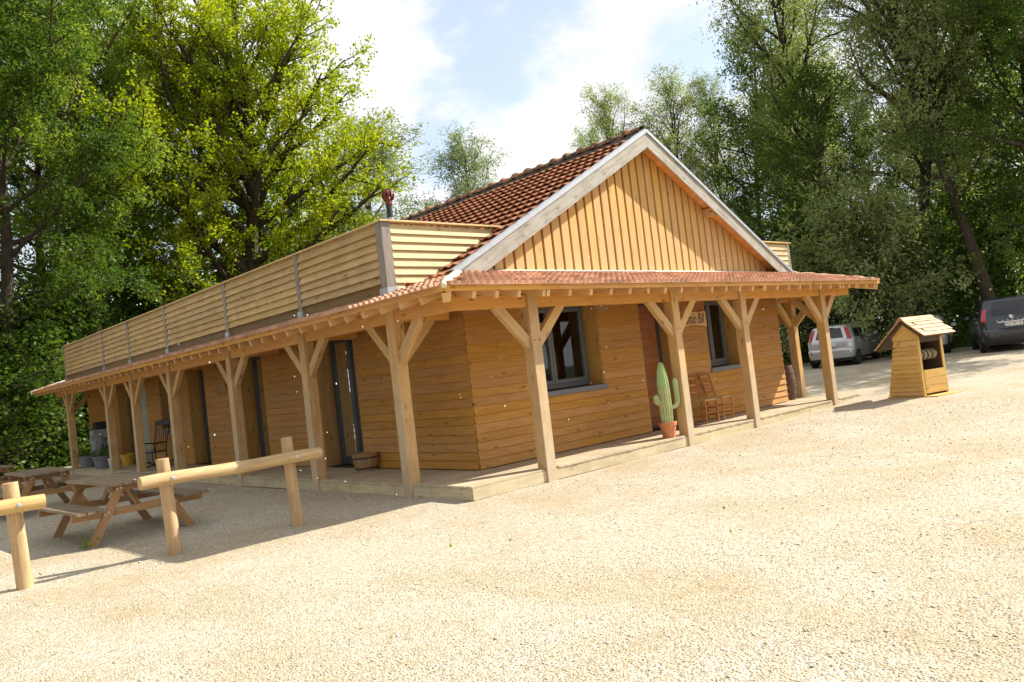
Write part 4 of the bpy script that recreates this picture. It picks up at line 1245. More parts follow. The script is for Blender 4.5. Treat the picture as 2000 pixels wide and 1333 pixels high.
plant('alder', 'alder_tree', 1575, 54, 17.0, 'shaded alder deep in the wood behind the right parapet', 'tree', GR, rz=3.8, wide=1.3)
plant('ash2', 'ash_tree', 1735, 56, 18.0, 'broad dark ash deep in the wood behind the well', 'tree', GR, rz=4.9)
plant('ash2', 'ash_tree', 1945, 54, 18.0, 'broad dark ash deep in the wood behind the van', 'tree', GR, rz=1.3)
plant('bush_pale', 'shrub', 1669, 33.5, 7.5, 'grey-green willow shrub hanging over the silver car', 'shrub', 'shrubs behind the parked cars', rz=0.5, wide=1.1)
plant('bush_pale', 'shrub', 1749, 36, 7.0, 'grey-green willow shrub right behind the well roof', 'shrub', 'shrubs behind the parked cars', rz=2.5, wide=1.1)
plant('bush', 'shrub', 1604, 37, 6.0, 'dark shrub seen between the right-hand porch posts', 'shrub', 'shrubs behind the parked cars', rz=1.5, wide=1.3)
plant('bush', 'shrub', 1549, 41, 6.5, 'dark shrub seen behind the wine barrel', 'shrub', 'shrubs behind the parked cars', rz=3.5, wide=1.4)
plant('bush_bright', 'shrub', 1814, 46, 6.0, 'sunlit yellow-green shrub between the trunks right of the well', 'shrub', 'shrubs behind the parked cars', rz=0.9, wide=1.2)
plant('bush_bright', 'shrub', 1899, 44, 5.5, 'sunlit yellow-green shrub just left of the van', 'shrub', 'shrubs behind the parked cars', rz=4.9, wide=1.1)
plant('bush', 'shrub', 1974, 38, 6.5, 'dark shrub behind the van', 'shrub', 'shrubs behind the parked cars', rz=3.0, wide=1.3)
plant('bush_bright', 'shrub', 2004, 48, 8.0, 'sunlit yellow-green shrub above the roof of the van', 'shrub', 'shrubs behind the parked cars', rz=2.0, wide=1.1)

for i_, (x_, y_, h_) in enumerate(((-17, 24, 23), (-20, 15, 24), (-21, 5, 22), (-19, -5, 23))):  # unseen ashes added left of the yard to cut skylight on the side porch
    plant('ash2', 'ash_tree', 0, 0, h_, ['first', 'second', 'third', 'fourth'][i_]+' unseen ash added left of the yard to shade the side porch', 'tree', GL, rz=1.3*i_, xy=(x_, y_))
def leaf_bank(name, pts, hgt, n, ll, lw, mat, seed, label):
    """low vegetation strewn along a polyline"""
    g = np.random.default_rng(seed)
    P = []
    for i in range(n):
        k = g.integers(0, len(pts)-1); t = g.random()
        a, b_ = pts[k], pts[k+1]
        x = a[0]+(b_[0]-a[0])*t+g.normal(0, a[2]); y = a[1]+(b_[1]-a[1])*t+g.normal(0, a[2])
        hh = hgt*(0.55+0.45*math.sin(x*1.7)*math.sin(y*1.3))*(g.random()**1.6)
        P.append((Vector((x, y, gz(x)-0.02+hh)), Vector((g.normal(0, .5), g.normal(0, .5), 0.8)).normalized(), 0.15))
    me = leaves_mesh(name, P, 1, ll, lw, mat, seed, 0.1, 0.03, 0.3)
    o = bpy.data.objects.new(name, me); link(o); tag(o, kind='stuff')
    return o
leaf_bank('grass_verge', [(28.2, -6, .7), (28.0, 4, .7), (27.5, 9, .8), (25.8, 17, .9), (25.5, 24, .8)], 0.42, 16000, 0.24, 0.045, 'grass', 3, '')
leaf_bank('undergrowth', [(30.5, -4, 1.0), (30.0, 7, 1.0), (29, 14, 1.2), (28, 24, 1.2)], 1.1, 22000, 0.22, 0.12, 'leaf_dark', 4, '')
leaf_bank('undergrowth', [(-14, 28, 1.2), (-5, 27.5, 1.0), (3, 28, 1.2), (12, 29, 1.5)], 1.3, 22000, 0.24, 0.13, 'leaf_dark', 5, '')

# ------------------------------------------------------------------ log rails by the picnic tables
def log_post(parent, x, y, h, r, lean=(0, 0)):
    q = MB(); n = 8
    q.tube([(x+lean[0]*t, y+lean[1]*t, -0.12+(h+0.12)*t) for t in [i/n for i in range(n+1)]], [r*(1.04-0.08*i/n+0.012*math.sin(i*2.1)) for i in range(n+1)], 16)
    return q.build('post', 'log_wood_upright', parent, smooth=True)
def log_rail(parent, a, b_, r):
    M, ln = frame(a, b_, (0, 0, 1))
    q = MB(); n = 10
    q.tube([(ln*i/n, 0.006*math.sin(i*1.3), 0.007*math.sin(i*0.9)) for i in range(n+1)], [r*(1+0.03*math.sin(i*1.7)) for i in range(n+1)], 16)
    return q.build('rail', 'log_wood', parent, M, smooth=True)
def bolt(parent, x, y, z, r=0.014):
    M = Matrix.Translation((x, y, z)) @ Matrix.Rotation(R(90), 4, 'X')
    MB().lathe([(r*1.6, 0), (r*1.6, 0.003), (r, 0.004), (r, 0.013), (r*0.6, 0.017)], 8).build('bolt', 'screw', parent, M)
f1 = thing('log_rail_fence', 'round log rail on two posts in front of the nearest picnic table', 'rail', (0, 0, 0), 0, 'log hitching rails')
log_post(f1, -3.30, 1.36, 1.08, 0.073, (-0.05, 0.0)); log_post(f1, -1.80, 1.33, 1.11, 0.073, (-0.04, 0.0))
log_rail(f1, (-3.66, 1.205, 0.855), (-1.47, 1.185, 0.855), 0.073); bolt(f1, -3.33, 1.132, 0.865); bolt(f1, -1.82, 1.113, 0.865)
f2 = thing('log_rail_fence', 'round log rail and post cut by the left edge of the picture', 'rail', (0, 0, 0), 0, 'log hitching rails')
log_post(f2, -4.76, 1.45, 1.07, 0.075, (-0.06, 0.0)); log_post(f2, -6.35, 1.50, 1.07, 0.075)
log_rail(f2, (-6.7, 1.34, 0.84), (-4.56, 1.29, 0.84), 0.074); bolt(f2, -4.80, 1.218, 0.85); bolt(f2, -6.35, 1.258, 0.85)

# ------------------------------------------------------------------ picnic tables (long side along local y)
def picnic_table(label, x, y, rz):
    t = thing('picnic_table', label, 'picnic table', (x, y, 0), rz, 'picnic tables beside the porch')
    L2 = 1.05
    for k in range(6):
        xx = -0.335+k*0.134
        board('top_plank', (xx, -L2+random.uniform(-.006, .006), 0.745), (xx, L2, 0.745), (1, 0, 0), 0.123, 0.036, 'picnic_wood', t, local=True)
    for s in (-1, 1):
        for k in range(3):
            xx = s*(0.66)+(k-1)*0.118
            board('bench_plank', (xx, -L2+random.uniform(-.006, .006), 0.445), (xx, L2, 0.445), (1, 0, 0), 0.108, 0.036, 'picnic_wood', t, local=True)
    for e in (-1, 1):
        yy = e*0.78
        bear = board('bench_bearer', (-0.84, yy, 0.38), (0.84, yy, 0.38), (0, 0, 1), 0.095, 0.042, 'picnic_leg_wood', t, local=True)
        board('top_bearer', (-0.37, yy, 0.68), (0.37, yy, 0.68), (0, 0, 1), 0.085, 0.042, 'picnic_leg_wood', t, local=True)
        for s in (-1, 1):
            board('leg', (s*0.64, yy+e*0.044, -0.02), (s*0.22, yy+e*0.044, 0.715), (s, 0, 0.6), 0.105, 0.042, 'picnic_leg_wood', t, local=True)
            for zz, xx in ((0.39, s*0.405), (0.37, s*0.45), (0.68, s*0.23), (0.67, s*0.28)):
                M = Matrix.Translation((xx, yy+e*0.066, zz)) @ Matrix.Rotation(R(90*e), 4, 'X')
                MB().lathe([(0.012, 0), (0.012, 0.006), (0.006, 0.009)], 8).build('bolt', 'screw', t, M, local=True)
        board('brace', (0, yy-e*0.04, 0.40), (0, yy-e*0.52, 0.715), (0, e, 1), 0.085, 0.04, 'picnic_leg_wood', t, local=True)
    return t
picnic_table('weathered wooden picnic table nearest the log rail', -3.06, 4.12, R(1.5))
picnic_table('second wooden picnic table, farther left behind the nearest one', -2.95, 9.55, R(-1))
picnic_table('farthest picnic table, only a corner showing at the left edge', -2.95, 14.9, R(2))

# ------------------------------------------------------------------ cactus in a terracotta pot
t = thing('potted_cactus', 'tall green artificial cactus with two arms in a terracotta pot on the front porch', 'cactus', (4.53, 0.16, HD))
MB().lathe([(0.105, 0), (0.135, 0.19), (0.138, 0.20), (0.152, 0.205), (0.158, 0.265), (0.150, 0.27), (0.138, 0.262), (0.13, 0.20)], 28).build('pot', 'terracotta', t, local=True, smooth=True)
MB().lathe([(0.135, 0.235), (0.02, 0.25)], 20).build('soil', 'soil', t, local=True)
def cactus_piece(nm, mat, pts, rad, ribs=15):
    q = MB(); n = ribs*4; base = 0
    P_ = [Vector(p) for p in pts]; prev = None
    for i, p in enumerate(P_):
        tt = (P_[min(i+1, len(P_)-1)]-P_[max(i-1, 0)]).normalized()
        a = prev-tt*prev.dot(tt) if prev is not None else Vector((1, 0.1, 0))-tt*tt.dot(Vector((1, 0.1, 0)))
        a.normalize(); prev = a; c = tt.cross(a)
        for k in range(n):
            w = 2*math.pi*k/n; rr = rad[i]*(1+0.075*math.cos(ribs*w))
            q.v.append(tuple(p+(a*math.cos(w)+c*math.sin(w))*rr))
    for i in range(len(P_)-1):
        for k in range(n):
            a0 = i*n+k; a1 = i*n+(k+1) % n; q.f.append((a0, a1, a1+n, a0+n))
    q.f.append(tuple((len(P_)-1)*n+k for k in range(n)))
    return q.build(nm, mat, t, local=True, smooth=True)
cactus_piece('stem', 'cactus_low', [(0, 0, 0.24), (0, 0, 0.40), (-0.002, 0, 0.401), (0, 0, 0.60), (0, 0, 0.84)], [0.098, 0.100, 0.104, 0.103, 0.100])
cactus_piece('stem', 'cactus_green', [(0, 0, 0.838), (-0.002, 0, 0.86), (-0.004, 0, 1.0), (-0.006, 0, 1.12), (-0.007, 0, 1.22), (-0.007, 0, 1.275), (-0.007, 0, 1.295)], [0.098, 0.100, 0.090, 0.074, 0.054, 0.034, 0.008])
cactus_piece('arm', 'cactus_low', [(0.08, -0.04, 0.50), (0.16, -0.07, 0.51), (0.21, -0.09, 0.55), (0.225, -0.095, 0.62), (0.225, -0.095, 0.80), (0.222, -0.095, 0.94), (0.22, -0.095, 0.985), (0.22, -0.095, 1.0)], [0.03, 0.036, 0.042, 0.045, 0.048, 0.046, 0.03, 0.006], 11)
cactus_piece('arm', 'cactus_low', [(-0.08, 0.03, 0.60), (-0.125, 0.05, 0.605), (-0.15, 0.06, 0.63), (-0.153, 0.062, 0.70), (-0.152, 0.062, 0.735), (-0.151, 0.062, 0.75)], [0.03, 0.045, 0.05, 0.05, 0.03, 0.006], 11)

# ------------------------------------------------------------------ ladder-back chairs
def chair(label, x, y, rz):
    """front at -y"""
    c = thing('wooden_chair', label, 'chair', (x, y, HD), rz, 'ladder-back chairs on the porch')
    for s in (-1, 1):
        q = MB(); q.tube([(s*0.185, -0.17, 0), (s*0.182, -0.17, 0.25), (s*0.178, -0.165, 0.465)], [0.014, 0.018, 0.017], 8); q.build('leg', 'chair_wood', c, local=True, smooth=True)
        q = MB(); q.tube([(s*0.165, 0.20, 0), (s*0.163, 0.175, 0.25), (s*0.16, 0.17, 0.46), (s*0.165, 0.215, 0.72), (s*0.172, 0.275, 0.95)], [0.015, 0.018, 0.018, 0.017, 0.014], 8); q.build('leg', 'chair_wood', c, local=True, smooth=True)
        for z in (0.14, 0.28): MB().tube([(s*0.182, -0.17, z), (s*0.165, 0.18, z)], 0.010, 7).build('stretcher', 'chair_wood', c, local=True, smooth=True)
    for z in (0.20, 0.33): MB().tube([(-0.18, -0.168, z), (0.18, -0.168, z)], 0.010, 7).build('stretcher', 'chair_wood', c, local=True, smooth=True)
    MB().tube([(-0.163, 0.18, 0.22), (0.163, 0.18, 0.22)], 0.010, 7).build('stretcher', 'chair_wood', c, local=True, smooth=True)
    q = MB()
    n = 10
    for i in range(n):       # straw seat in four woven triangles, slightly dished
        pass
    q.add([(-0.19, -0.18, 0.462), (0.19, -0.18, 0.462), (0.172, 0.18, 0.462), (-0.172, 0.18, 0.462), (0, 0, 0.452), (-0.19, -0.18, 0.435), (0.19, -0.18, 0.435), (0.172, 0.18, 0.435), (-0.172, 0.18, 0.435)],
          ((0, 1, 4), (1, 2, 4), (2, 3, 4), (3, 0, 4), (0, 5, 6, 1), (1, 6, 7, 2), (2, 7, 8, 3), (3, 8, 5, 0), (8, 7, 6, 5)))
    q.build('seat', 'straw', c, local=True, bevel=0.008)
    for z, yo in ((0.60, 0.195), (0.745, 0.222), (0.885, 0.258)):
        q = MB(); n = 6; h = 0.065
        for zz in (z-h/2, z+h/2):
            for i in range(n+1):
                u = -1+2*i/n; q.v.append((u*0.158, yo+0.028*(1-u*u)+0.0*zz+(zz-z)*0.25, zz+(0.012*(1-u*u) if zz > z else 0)))
        for i in range(n): q.f.append((i, i+1, i+n+2, i+n+1))
        o = q.build('slat', 'chair_wood', c, local=True, smooth=True)
        md = o.modifiers.new('thick', 'SOLIDIFY'); md.thickness = 0.012
    return c
chair('left one of two orange-brown ladder-back chairs below the sign', 6.62, 0.80, R(-4))
chair('right one of two orange-brown ladder-back chairs below the far window', 7.17, 0.80, R(3))

# ------------------------------------------------------------------ barrel at the right corner, tub on the side porch
def staved(name, label, cat, loc, prof, n_st, mat, hoops, hmat, group=None, open_top=False, handle=False):
    t = thing(name, label, cat, loc, 0.3)
    def rad(z):
        for (r0, z0), (r1, z1) in zip(prof[:-1], prof[1:]):
            if z0 <= z <= z1: return r0+(r1-r0)*(z-z0)/(z1-z0)
        return prof[-1][0]
    for k in range(n_st):
        a0, a1 = 2*math.pi*k/n_st+0.01, 2*math.pi*(k+1)/n_st-0.01
        q = MB(); m_ = len(prof)
        for r, z in prof:
            for rr, a in ((r, a0), (r*1.006, (a0+a1)/2), (r, a1), (r-0.022, a1), (r-0.022, a0)):
                q.v.append((rr*math.cos(a), rr*math.sin(a), z))
        for i in range(m_-1):
            for j in range(5): q.f.append((i*5+j, i*5+(j+1) % 5, (i+1)*5+(j+1) % 5, (i+1)*5+j))
        q.f.append(tuple(range(4, -1, -1))); q.f.append(tuple((m_-1)*5+j for j in range(5)))
        q.build('stave', mat, t, local=True)
    for z, w in hoops:
        MB().lathe([(rad(z)+0.001, z), (rad(z)+0.007, z), (rad(z+w)+0.007, z+w), (rad(z+w)+0.001, z+w)], 28, cap0=False, cap1=False).build('hoop', hmat, t, local=True, smooth=True)
    zt_ = prof[-1][1]-(0.12 if open_top else 0.03)
    MB().lathe([(rad(zt_)-0.024, zt_), (rad(zt_)-0.024, zt_+0.012)], 24).build('soil' if open_top else 'head', 'soil' if open_top else mat, t, local=True)
    MB().lathe([(rad(0.02)-0.024, 0.02), (rad(0.03)-0.024, 0.03)], 24).build('base', mat, t, local=True)
    return t
bl = staved('wooden_barrel', 'dark upright wooden barrel with rusty hoops at the right corner of the house', 'barrel', (11.0, 1.42, HD),
       [(0.195, 0), (0.225, 0.14), (0.243, 0.30), (0.248, 0.41), (0.243, 0.52), (0.225, 0.68), (0.195, 0.82)], 18, 'barrel_wood', [(0.01, 0.05), (0.15, 0.045), (0.30, 0.04), (0.48, 0.04), (0.63, 0.045), (0.765, 0.05)], 'rust_band')
M = Matrix.Rotation(R(215)-0.3, 4, 'Z') @ Matrix.Translation((0.243, 0, 0.41)) @ Matrix.Rotation(R(90), 4, 'Y')
MB().lathe([(0.026, 0), (0.026, 0.012), (0.02, 0.016)], 10).build('bung', 'ink', bl, M, local=True)
tb = staved('wooden_tub', 'low wooden tub with two dark hoops beside the nearest glazed door', 'tub', (0.93, 4.02, HD),
       [(0.185, 0), (0.215, 0.15), (0.240, 0.31)], 16, 'tub_wood', [(0.035, 0.03), (0.215, 0.03)], 'iron_dark', open_top=True)

# ------------------------------------------------------------------ sign by the door
sg = thing('wooden_sign', 'light wooden sign with dark handwritten lettering on the wall between door and far window', 'sign', (7.06, WY-0.085, 2.235))
q = MB(); n = 12
top = [(-0.47+0.94*i/n, 0.155+0.008*math.sin(i*1.3)) for i in range(n+1)]
bot = [(0.47-0.94*i/n, -0.165+0.055*math.sin(math.pi*i/n)) for i in range(n+1)]
q.prism(top+bot, 'Y', -0.014, 0.014)
q.build('panel', 'sign_wood', sg, local=True)
text_mesh('lettering', 'Buffalo Bill', 0.30, 'ink', sg, Matrix.Translation((0, -0.0165, 0.01)) @ Matrix.Rotation(R(90), 4, 'X'), shear=0.22, stretch=0.60)
# small plaque on the long side
sg = thing('wall_plaque', 'small carved wooden plaque on the side wall behind the third porch post', 'sign', (WX-0.06, 10.35, 2.02))
q = MB(); q.prism([(-0.30, -0.07), (0.26, -0.10), (0.30, 0.06), (0.1, 0.12), (-0.27, 0.09)], 'X', -0.012, 0.012); q.build('panel', 'tub_wood', sg, local=True)
MB().box(-0.02, 0.012, -0.22, 0.22, -0.15, -0.125).build('ledge', 'tub_wood', sg, local=True)

# ------------------------------------------------------------------ porch lanterns
def lantern(label, x, y):
    t = thing('porch_lantern', label, 'lantern', (x, y, 2.50), 0, 'square porch lanterns')
    q = MB(); w, h = 0.065, 0.20
    for sx in (-1, 1):
        for sy in (-1, 1): q.box(sx*w-0.006, sx*w+0.006, sy*w-0.006, sy*w+0.006, 0, h)
    for z in (0, h-0.012):
        for s in (-1, 1):
            q.box(-w+.006, w-.006, s*w-0.006, s*w+0.006, z, z+0.012); q.box(s*w-0.006, s*w+0.006, -w+.006, w-.006, z, z+0.012)
    f = q.build('frame', 'zinc', t, local=True)
    MB().box(-w-.02, w+.02, -w-.02, w+.02, h+0.001, h+0.02).build('cap', 'zinc', t, local=True)
    MB().tube([(0, 0, h+.02), (0, 0, h+.085)], 0.012, 8).build('stem', 'zinc', t, local=True)
    MB().lathe([(0.005, 0.05), (0.032, 0.07), (0.036, 0.11), (0.026, 0.15), (0.014, h)], 12).build('bulb', 'bulb_glass', t, local=True, smooth=True)
lantern('square metal lantern hanging under the porch just right of the near window', 4.03, 0.88)
lantern('square metal lantern hanging under the porch at the right corner of the house', 10.16, 0.88)

# ------------------------------------------------------------------ things at the far end of the side porch
def flower_pot(label, x, y, r, h, mat, plantlike=True, cat='planter', name='planter'):
    t = thing(name, label, cat, (x, y, HD))
    MB().lathe([(r*0.74, 0), (r*0.96, h*0.88), (r*1.06, h*0.885), (r*1.06, h), (r*0.97, h), (r*0.9, h*0.8)], 22, cap1=False).build('pot', mat, t, local=True, smooth=True)
    if plantlike:
        MB().lathe([(r*0.94, h*0.84), (0.01, h*0.88)], 16).build('soil', 'soil', t, local=True)
        P_ = [(Vector((random.gauss(0, r*.45), random.gauss(0, r*.45), h*0.85)), Vector((random.gauss(0, .5), random.gauss(0, .5), 1)).normalized(), 0.25) for _ in range(40)]
        link(bpy.data.objects.new('foliage', leaves_mesh('foliage', P_, 6, 0.08, 0.035, 'leaf_dark', 9, 0.1, 0.03)), t, None, True)
    return t
flower_pot('grey planter by the last porch post', 0.28, 19.0, 0.26, 0.36, 'pot_grey')
flower_pot('grey planter between the last two porch posts', 0.27, 17.25, 0.29, 0.36, 'pot_grey')
t = flower_pot('white plastic bucket at the foot of the sixth porch post', 0.13, 15.72, 0.155, 0.32, 'bucket_white', False, 'bucket', 'bucket')
t = flower_pot('yellow plastic bucket between the fifth and sixth porch posts', 0.75, 16.6, 0.20, 0.34, 'bucket_yellow', False, 'bucket', 'bucket')
MB().tube([(0.19*math.cos(a), 0.19*math.sin(a)*0.3, 0.30+0.16*math.sin(a)) for a in [math.pi*i/10 for i in range(11)]], 0.005, 6).build('handle', 'iron_dark', t, local=True)
t = thing('metal_locker', 'tall grey two-door metal locker against the wall at the far end of the porch', 'locker', (0.86, 19.65, HD))
MB().box(-0.22, 0.22, -0.24, 0.24, 0.03, 1.12).build('body', 'locker_grey', t, local=True, bevel=0.01)
for z0, z1 in ((0.06, 0.57), (0.60, 1.09)):
    d_ = MB().box(-0.236, -0.222, -0.22, 0.22, z0, z1).build('door', 'locker_grey', t, local=True, bevel=0.004)
    MB().box(-0.252, -0.237, -0.19, -0.17, z0+.2, z0+.32).build('handle', 'iron_dark', d_, local=True)
MB().box(-0.23, 0.23, -0.25, 0.25, 1.121, 1.15).build('top', 'black_paint', t, local=True)
for s in (-1, 1): MB().box(-0.2, 0.2, s*0.21-0.015, s*0.21+0.015, 0.0, 0.03).build('foot', 'black_paint', t, local=True)
t = thing('storage_box', 'small dark box standing on top of the grey locker', 'box', (0.88, 19.62, HD+1.15))
MB().box(-0.16, 0.16, -0.18, 0.18, 0, 0.17).build('body', 'flue_black', t, local=True, bevel=0.012)
MB().box(-0.17, 0.17, -0.19, 0.19, 0.171, 0.205).build('lid', 'iron_dark', t, local=True, bevel=0.01)
# bicycle leaning at the far end
t = thing('bicycle', 'bicycle with chrome handlebars parked beside the grey planters', 'bicycle', (0.62, 18.3, HD), R(82))
def ring(r, tube, c):
    q = MB(); n = 26
    for i in range(n):
        a = 2*math.pi*i/n
        for k in range(6):
            w = 2*math.pi*k/6; rr = r+tube*math.cos(w)
            q.v.append((c[0]+rr*math.cos(a), c[1]+tube*math.sin(w), c[2]+rr*math.sin(a)))
    for i in range(n):
        for k in range(6): q.f.append((i*6+k, i*6+(k+1) % 6, ((i+1) % n)*6+(k+1) % 6, ((i+1) % n)*6+k))
    return q
for cx in (-0.50, 0.52):
    wh = ring(0.31, 0.018, (cx, 0, 0.328)).build('wheel', 'tyre', t, local=True, smooth=True)
    q = MB()
    for k in range(14):
        a = 2*math.pi*k/14; q.tube([(cx, 0, 0.328), (cx+0.29*math.cos(a), 0, 0.328+0.29*math.sin(a))], 0.0018, 3, False)
    q.build('spokes', 'chrome', wh, local=True)
q = MB()
for a, b_ in (((-0.5, 0, .33), (-0.12, 0, .30)), ((-0.12, 0, .30), (-0.22, 0, .78)), ((-0.12, 0, .30), (0.34, 0, .70)), ((-0.20, 0, .72), (0.34, 0, .76)), ((-0.5, 0, .33), (-0.2, 0, .72)), ((0.34, 0, .66), (0.37, 0, .95)), ((0.34, 0, .68), (0.52, 0, .33))):
    q.tube([a, b_], 0.015, 8)
q.build('frame', 'iron_dark', t, local=True, smooth=True)
MB().tube([(0.30, -0.28, 1.03), (0.36, -0.24, 1.02), (0.44, -0.10, 1.0), (0.38, 0, 0.96), (0.44, 0.10, 1.0), (0.36, 0.24, 1.02), (0.30, 0.28, 1.03)], 0.012, 8).build('handlebar', 'chrome', t, local=True, smooth=True)
MB().lathe([(0.02, 0), (0.09, 0.02), (0.08, 0.05), (0.02, 0.06)], 12, (-0.23, 0, 0.80)).build('saddle', 'black_paint', t, local=True, smooth=True)
# rocking chair
t = thing('rocking_chair', 'black spindle-back rocking chair on the side porch', 'rocking chair', (0.66, 14.05, HD), R(-62))
for s in (-1, 1):
    q = MB(); q.tube([(s*0.23, -0.42+0.84*i/12, 0.02+0.20*((i-6)/6.0)**2*0.55) for i in range(13)], 0.016, 8); q.build('rocker', 'black_paint', t, local=True, smooth=True)
    for yy, z1 in ((-0.2, 0.62), (0.18, 0.40)): MB().tube([(s*0.23, yy, 0.04), (s*0.24, yy, z1)], 0.016, 8).build('leg', 'black_paint', t, local=True, smooth=True)
    MB().tube([(s*0.25, -0.26, 0.63), (s*0.25, 0.0, 0.64), (s*0.24, 0.24, 0.62)], 0.018, 8).build('arm', 'black_paint', t, local=True, smooth=True)
MB().box(-0.25, 0.25, -0.24, 0.22, 0.385, 0.415).build('seat', 'black_paint', t, local=True, bevel=0.01)
for k in range(7):
    u = -1+2*k/6; MB().tube([(u*0.20, 0.20, 0.41), (u*0.215, 0.30, 0.75), (u*0.22, 0.40, 1.12)], 0.009 if 0 < k < 6 else 0.016, 7).build('spindle', 'black_paint', t, local=True, smooth=True)
board('head_rest', (-0.26, 0.405, 1.15), (0.26, 0.405, 1.15), (0, 0.2, 1), 0.13, 0.025, 'black_paint', t, local=True, bevel=0.01)
# door mat
t = thing('door_mat', 'brown door mat in front of the front door', 'mat', (5.95, 0.93, HD))
plain('mat_brown', (0.16, 0.08, 0.045), 1.0, nscale=60, namt=0.4, bump=0.6)
MB().box(-0.38, 0.38, -0.20, 0.20, 0.001, 0.016).build('pile', 'mat_brown', t, local=True)
MB().box(-0.40, 0.40, -0.22, 0.22, 0.0004, 0.008).build('edging', 'black_paint', t, local=True)

# ------------------------------------------------------------------ the well
well = thing('wooden_well', 'small clapboard wishing well with a shingled roof beside the right end of the deck', 'well', (11.0, -1.66, gz(11.2)-0.01), R(-15))
WW, WD0, WD1, WH = 0.80, 0.78, 0.50, 1.22     # width along x, depth at foot and head, height of walls; open face at y=0 side (-y)
def back_y(z): return WD0+(WD1-WD0)*z/WH
bodyb = MB()
for x in (0.0, WW-0.02):
    bodyb.add([(x, 0.02, 0.03), (x+0.02, 0.02, 0.03), (x+0.02, WD0-.02, 0.03), (x, WD0-.02, 0.03), (x, 0.02, WH), (x+0.02, 0.02, WH), (x+0.02, WD1-.02, WH), (x, WD1-.02, WH)], ((0,3,2,1),(4,5,6,7),(0,1,5,4),(1,2,6,5),(2,3,7,6),(3,0,4,7)))
bodyb.add([(0.02, WD0-.03, 0.03), (WW-.02, WD0-.03, 0.03), (WW-.02, WD1-.03, WH), (0.02, WD1-.03, WH), (0.02, WD0-.01, 0.03), (WW-.02, WD0-.01, 0.03), (WW-.02, WD1-.01, WH), (0.02, WD1-.01, WH)], ((0,1,2,3),(7,6,5,4),(0,4,5,1),(2,6,7,3),(1,5,6,2),(0,3,7,4)))
plain('well_inside', (0.10, 0.06, 0.03), 0.9)
wb = bodyb.build('casing', 'well_inside', well, local=True)
z = 0.04
while z < WH-0.03:
    zm = z+0.05
    lo, hi = Vector((-0.030, 0, z)), Vector((-0.008, 0, z+0.115)); mid = (lo+hi)/2
    board('clapboard', (mid.x, 0.0, mid.z), (mid.x, back_y(zm)+0.02, mid.z), hi-lo, 0.118, 0.014, 'well_wood', wb, local=True)
    board('clapboard', (WW-mid.x, 0.0, mid.z), (WW-mid.x, back_y(zm)+0.02, mid.z), Vector((-(hi-lo).x, 0, (hi-lo).z)), 0.118, 0.014, 'well_wood', wb, local=True)
    board('clapboard', (-0.02, back_y(zm)+0.022, mid.z), (WW+0.02, back_y(zm)+0.022, mid.z), (0, -0.45, 1), 0.118, 0.014, 'well_wood', wb, local=True)
    z += 0.096
# gable infill under the roof, both ends
RYm = 0.24
for x0 in (-0.03, WW+0.012):
    zz = WH+0.0
    q = MB(); q.prism([(-0.06, zz), (WD1+0.05, zz), (WD1+0.05, zz+0.09), (RYm+.03, zz+0.40), (RYm-.03, zz+0.40), (-0.06, zz+0.09)], 'X', x0, x0+0.018); q.build('gable_board', 'well_wood', wb, local=True)
for x in (-0.012, WW-0.058): board('corner_post', (x+0.035, -0.012, 0.03), (x+0.035, -0.012, WH+0.06), (1, 0, 0), 0.065, 0.03, 'well_wood', well, local=True)
for k, z in enumerate((0.15, 0.315, 0.48)):
    board('front_board', (0.068, -0.022, z), (WW-0.008, -0.022, z), (0, 0, 1), 0.160, 0.02, 'well_wood', well, local=True)
board('lintel', (0.068, -0.008, WH-0.01), (WW-0.068, -0.008, WH-0.01), (0, 0, 1), 0.12, 0.03, 'barrel_wood', well, local=True)
wind = MB().tube([(0.03, 0.17, 0.88), (WW-0.03, 0.17, 0.88)], 0.075, 14).build('windlass', 'well_wood', well, local=True, smooth=True)
for k in range(12):
    a0 = k*0.05+0.09
    q = MB(); n = 14
    pts = [(a0+0.05*i/n, 0.17+0.098*math.cos(2*math.pi*i/n), 0.88+0.098*math.sin(2*math.pi*i/n)) for i in range(n+1)]
    q.tube(pts, 0.021, 6); q.build('rope_coil', 'rope' if k % 3 else 'iron_dark', wind, local=True, smooth=True)
MB().tube([(WW-0.03, 0.17, 0.88), (WW+0.09, 0.17, 0.88), (WW+0.09, 0.05, 0.72), (WW+0.2, 0.05, 0.72)], 0.012, 8).build('crank', 'iron_dark', wind, local=True, smooth=True)
MB().box(-0.03, WW+0.03, -0.33, WD0+0.06, 0.0, 0.028).build('base_board', 'well_wood', well, local=True)
zr_ = WH+0.44
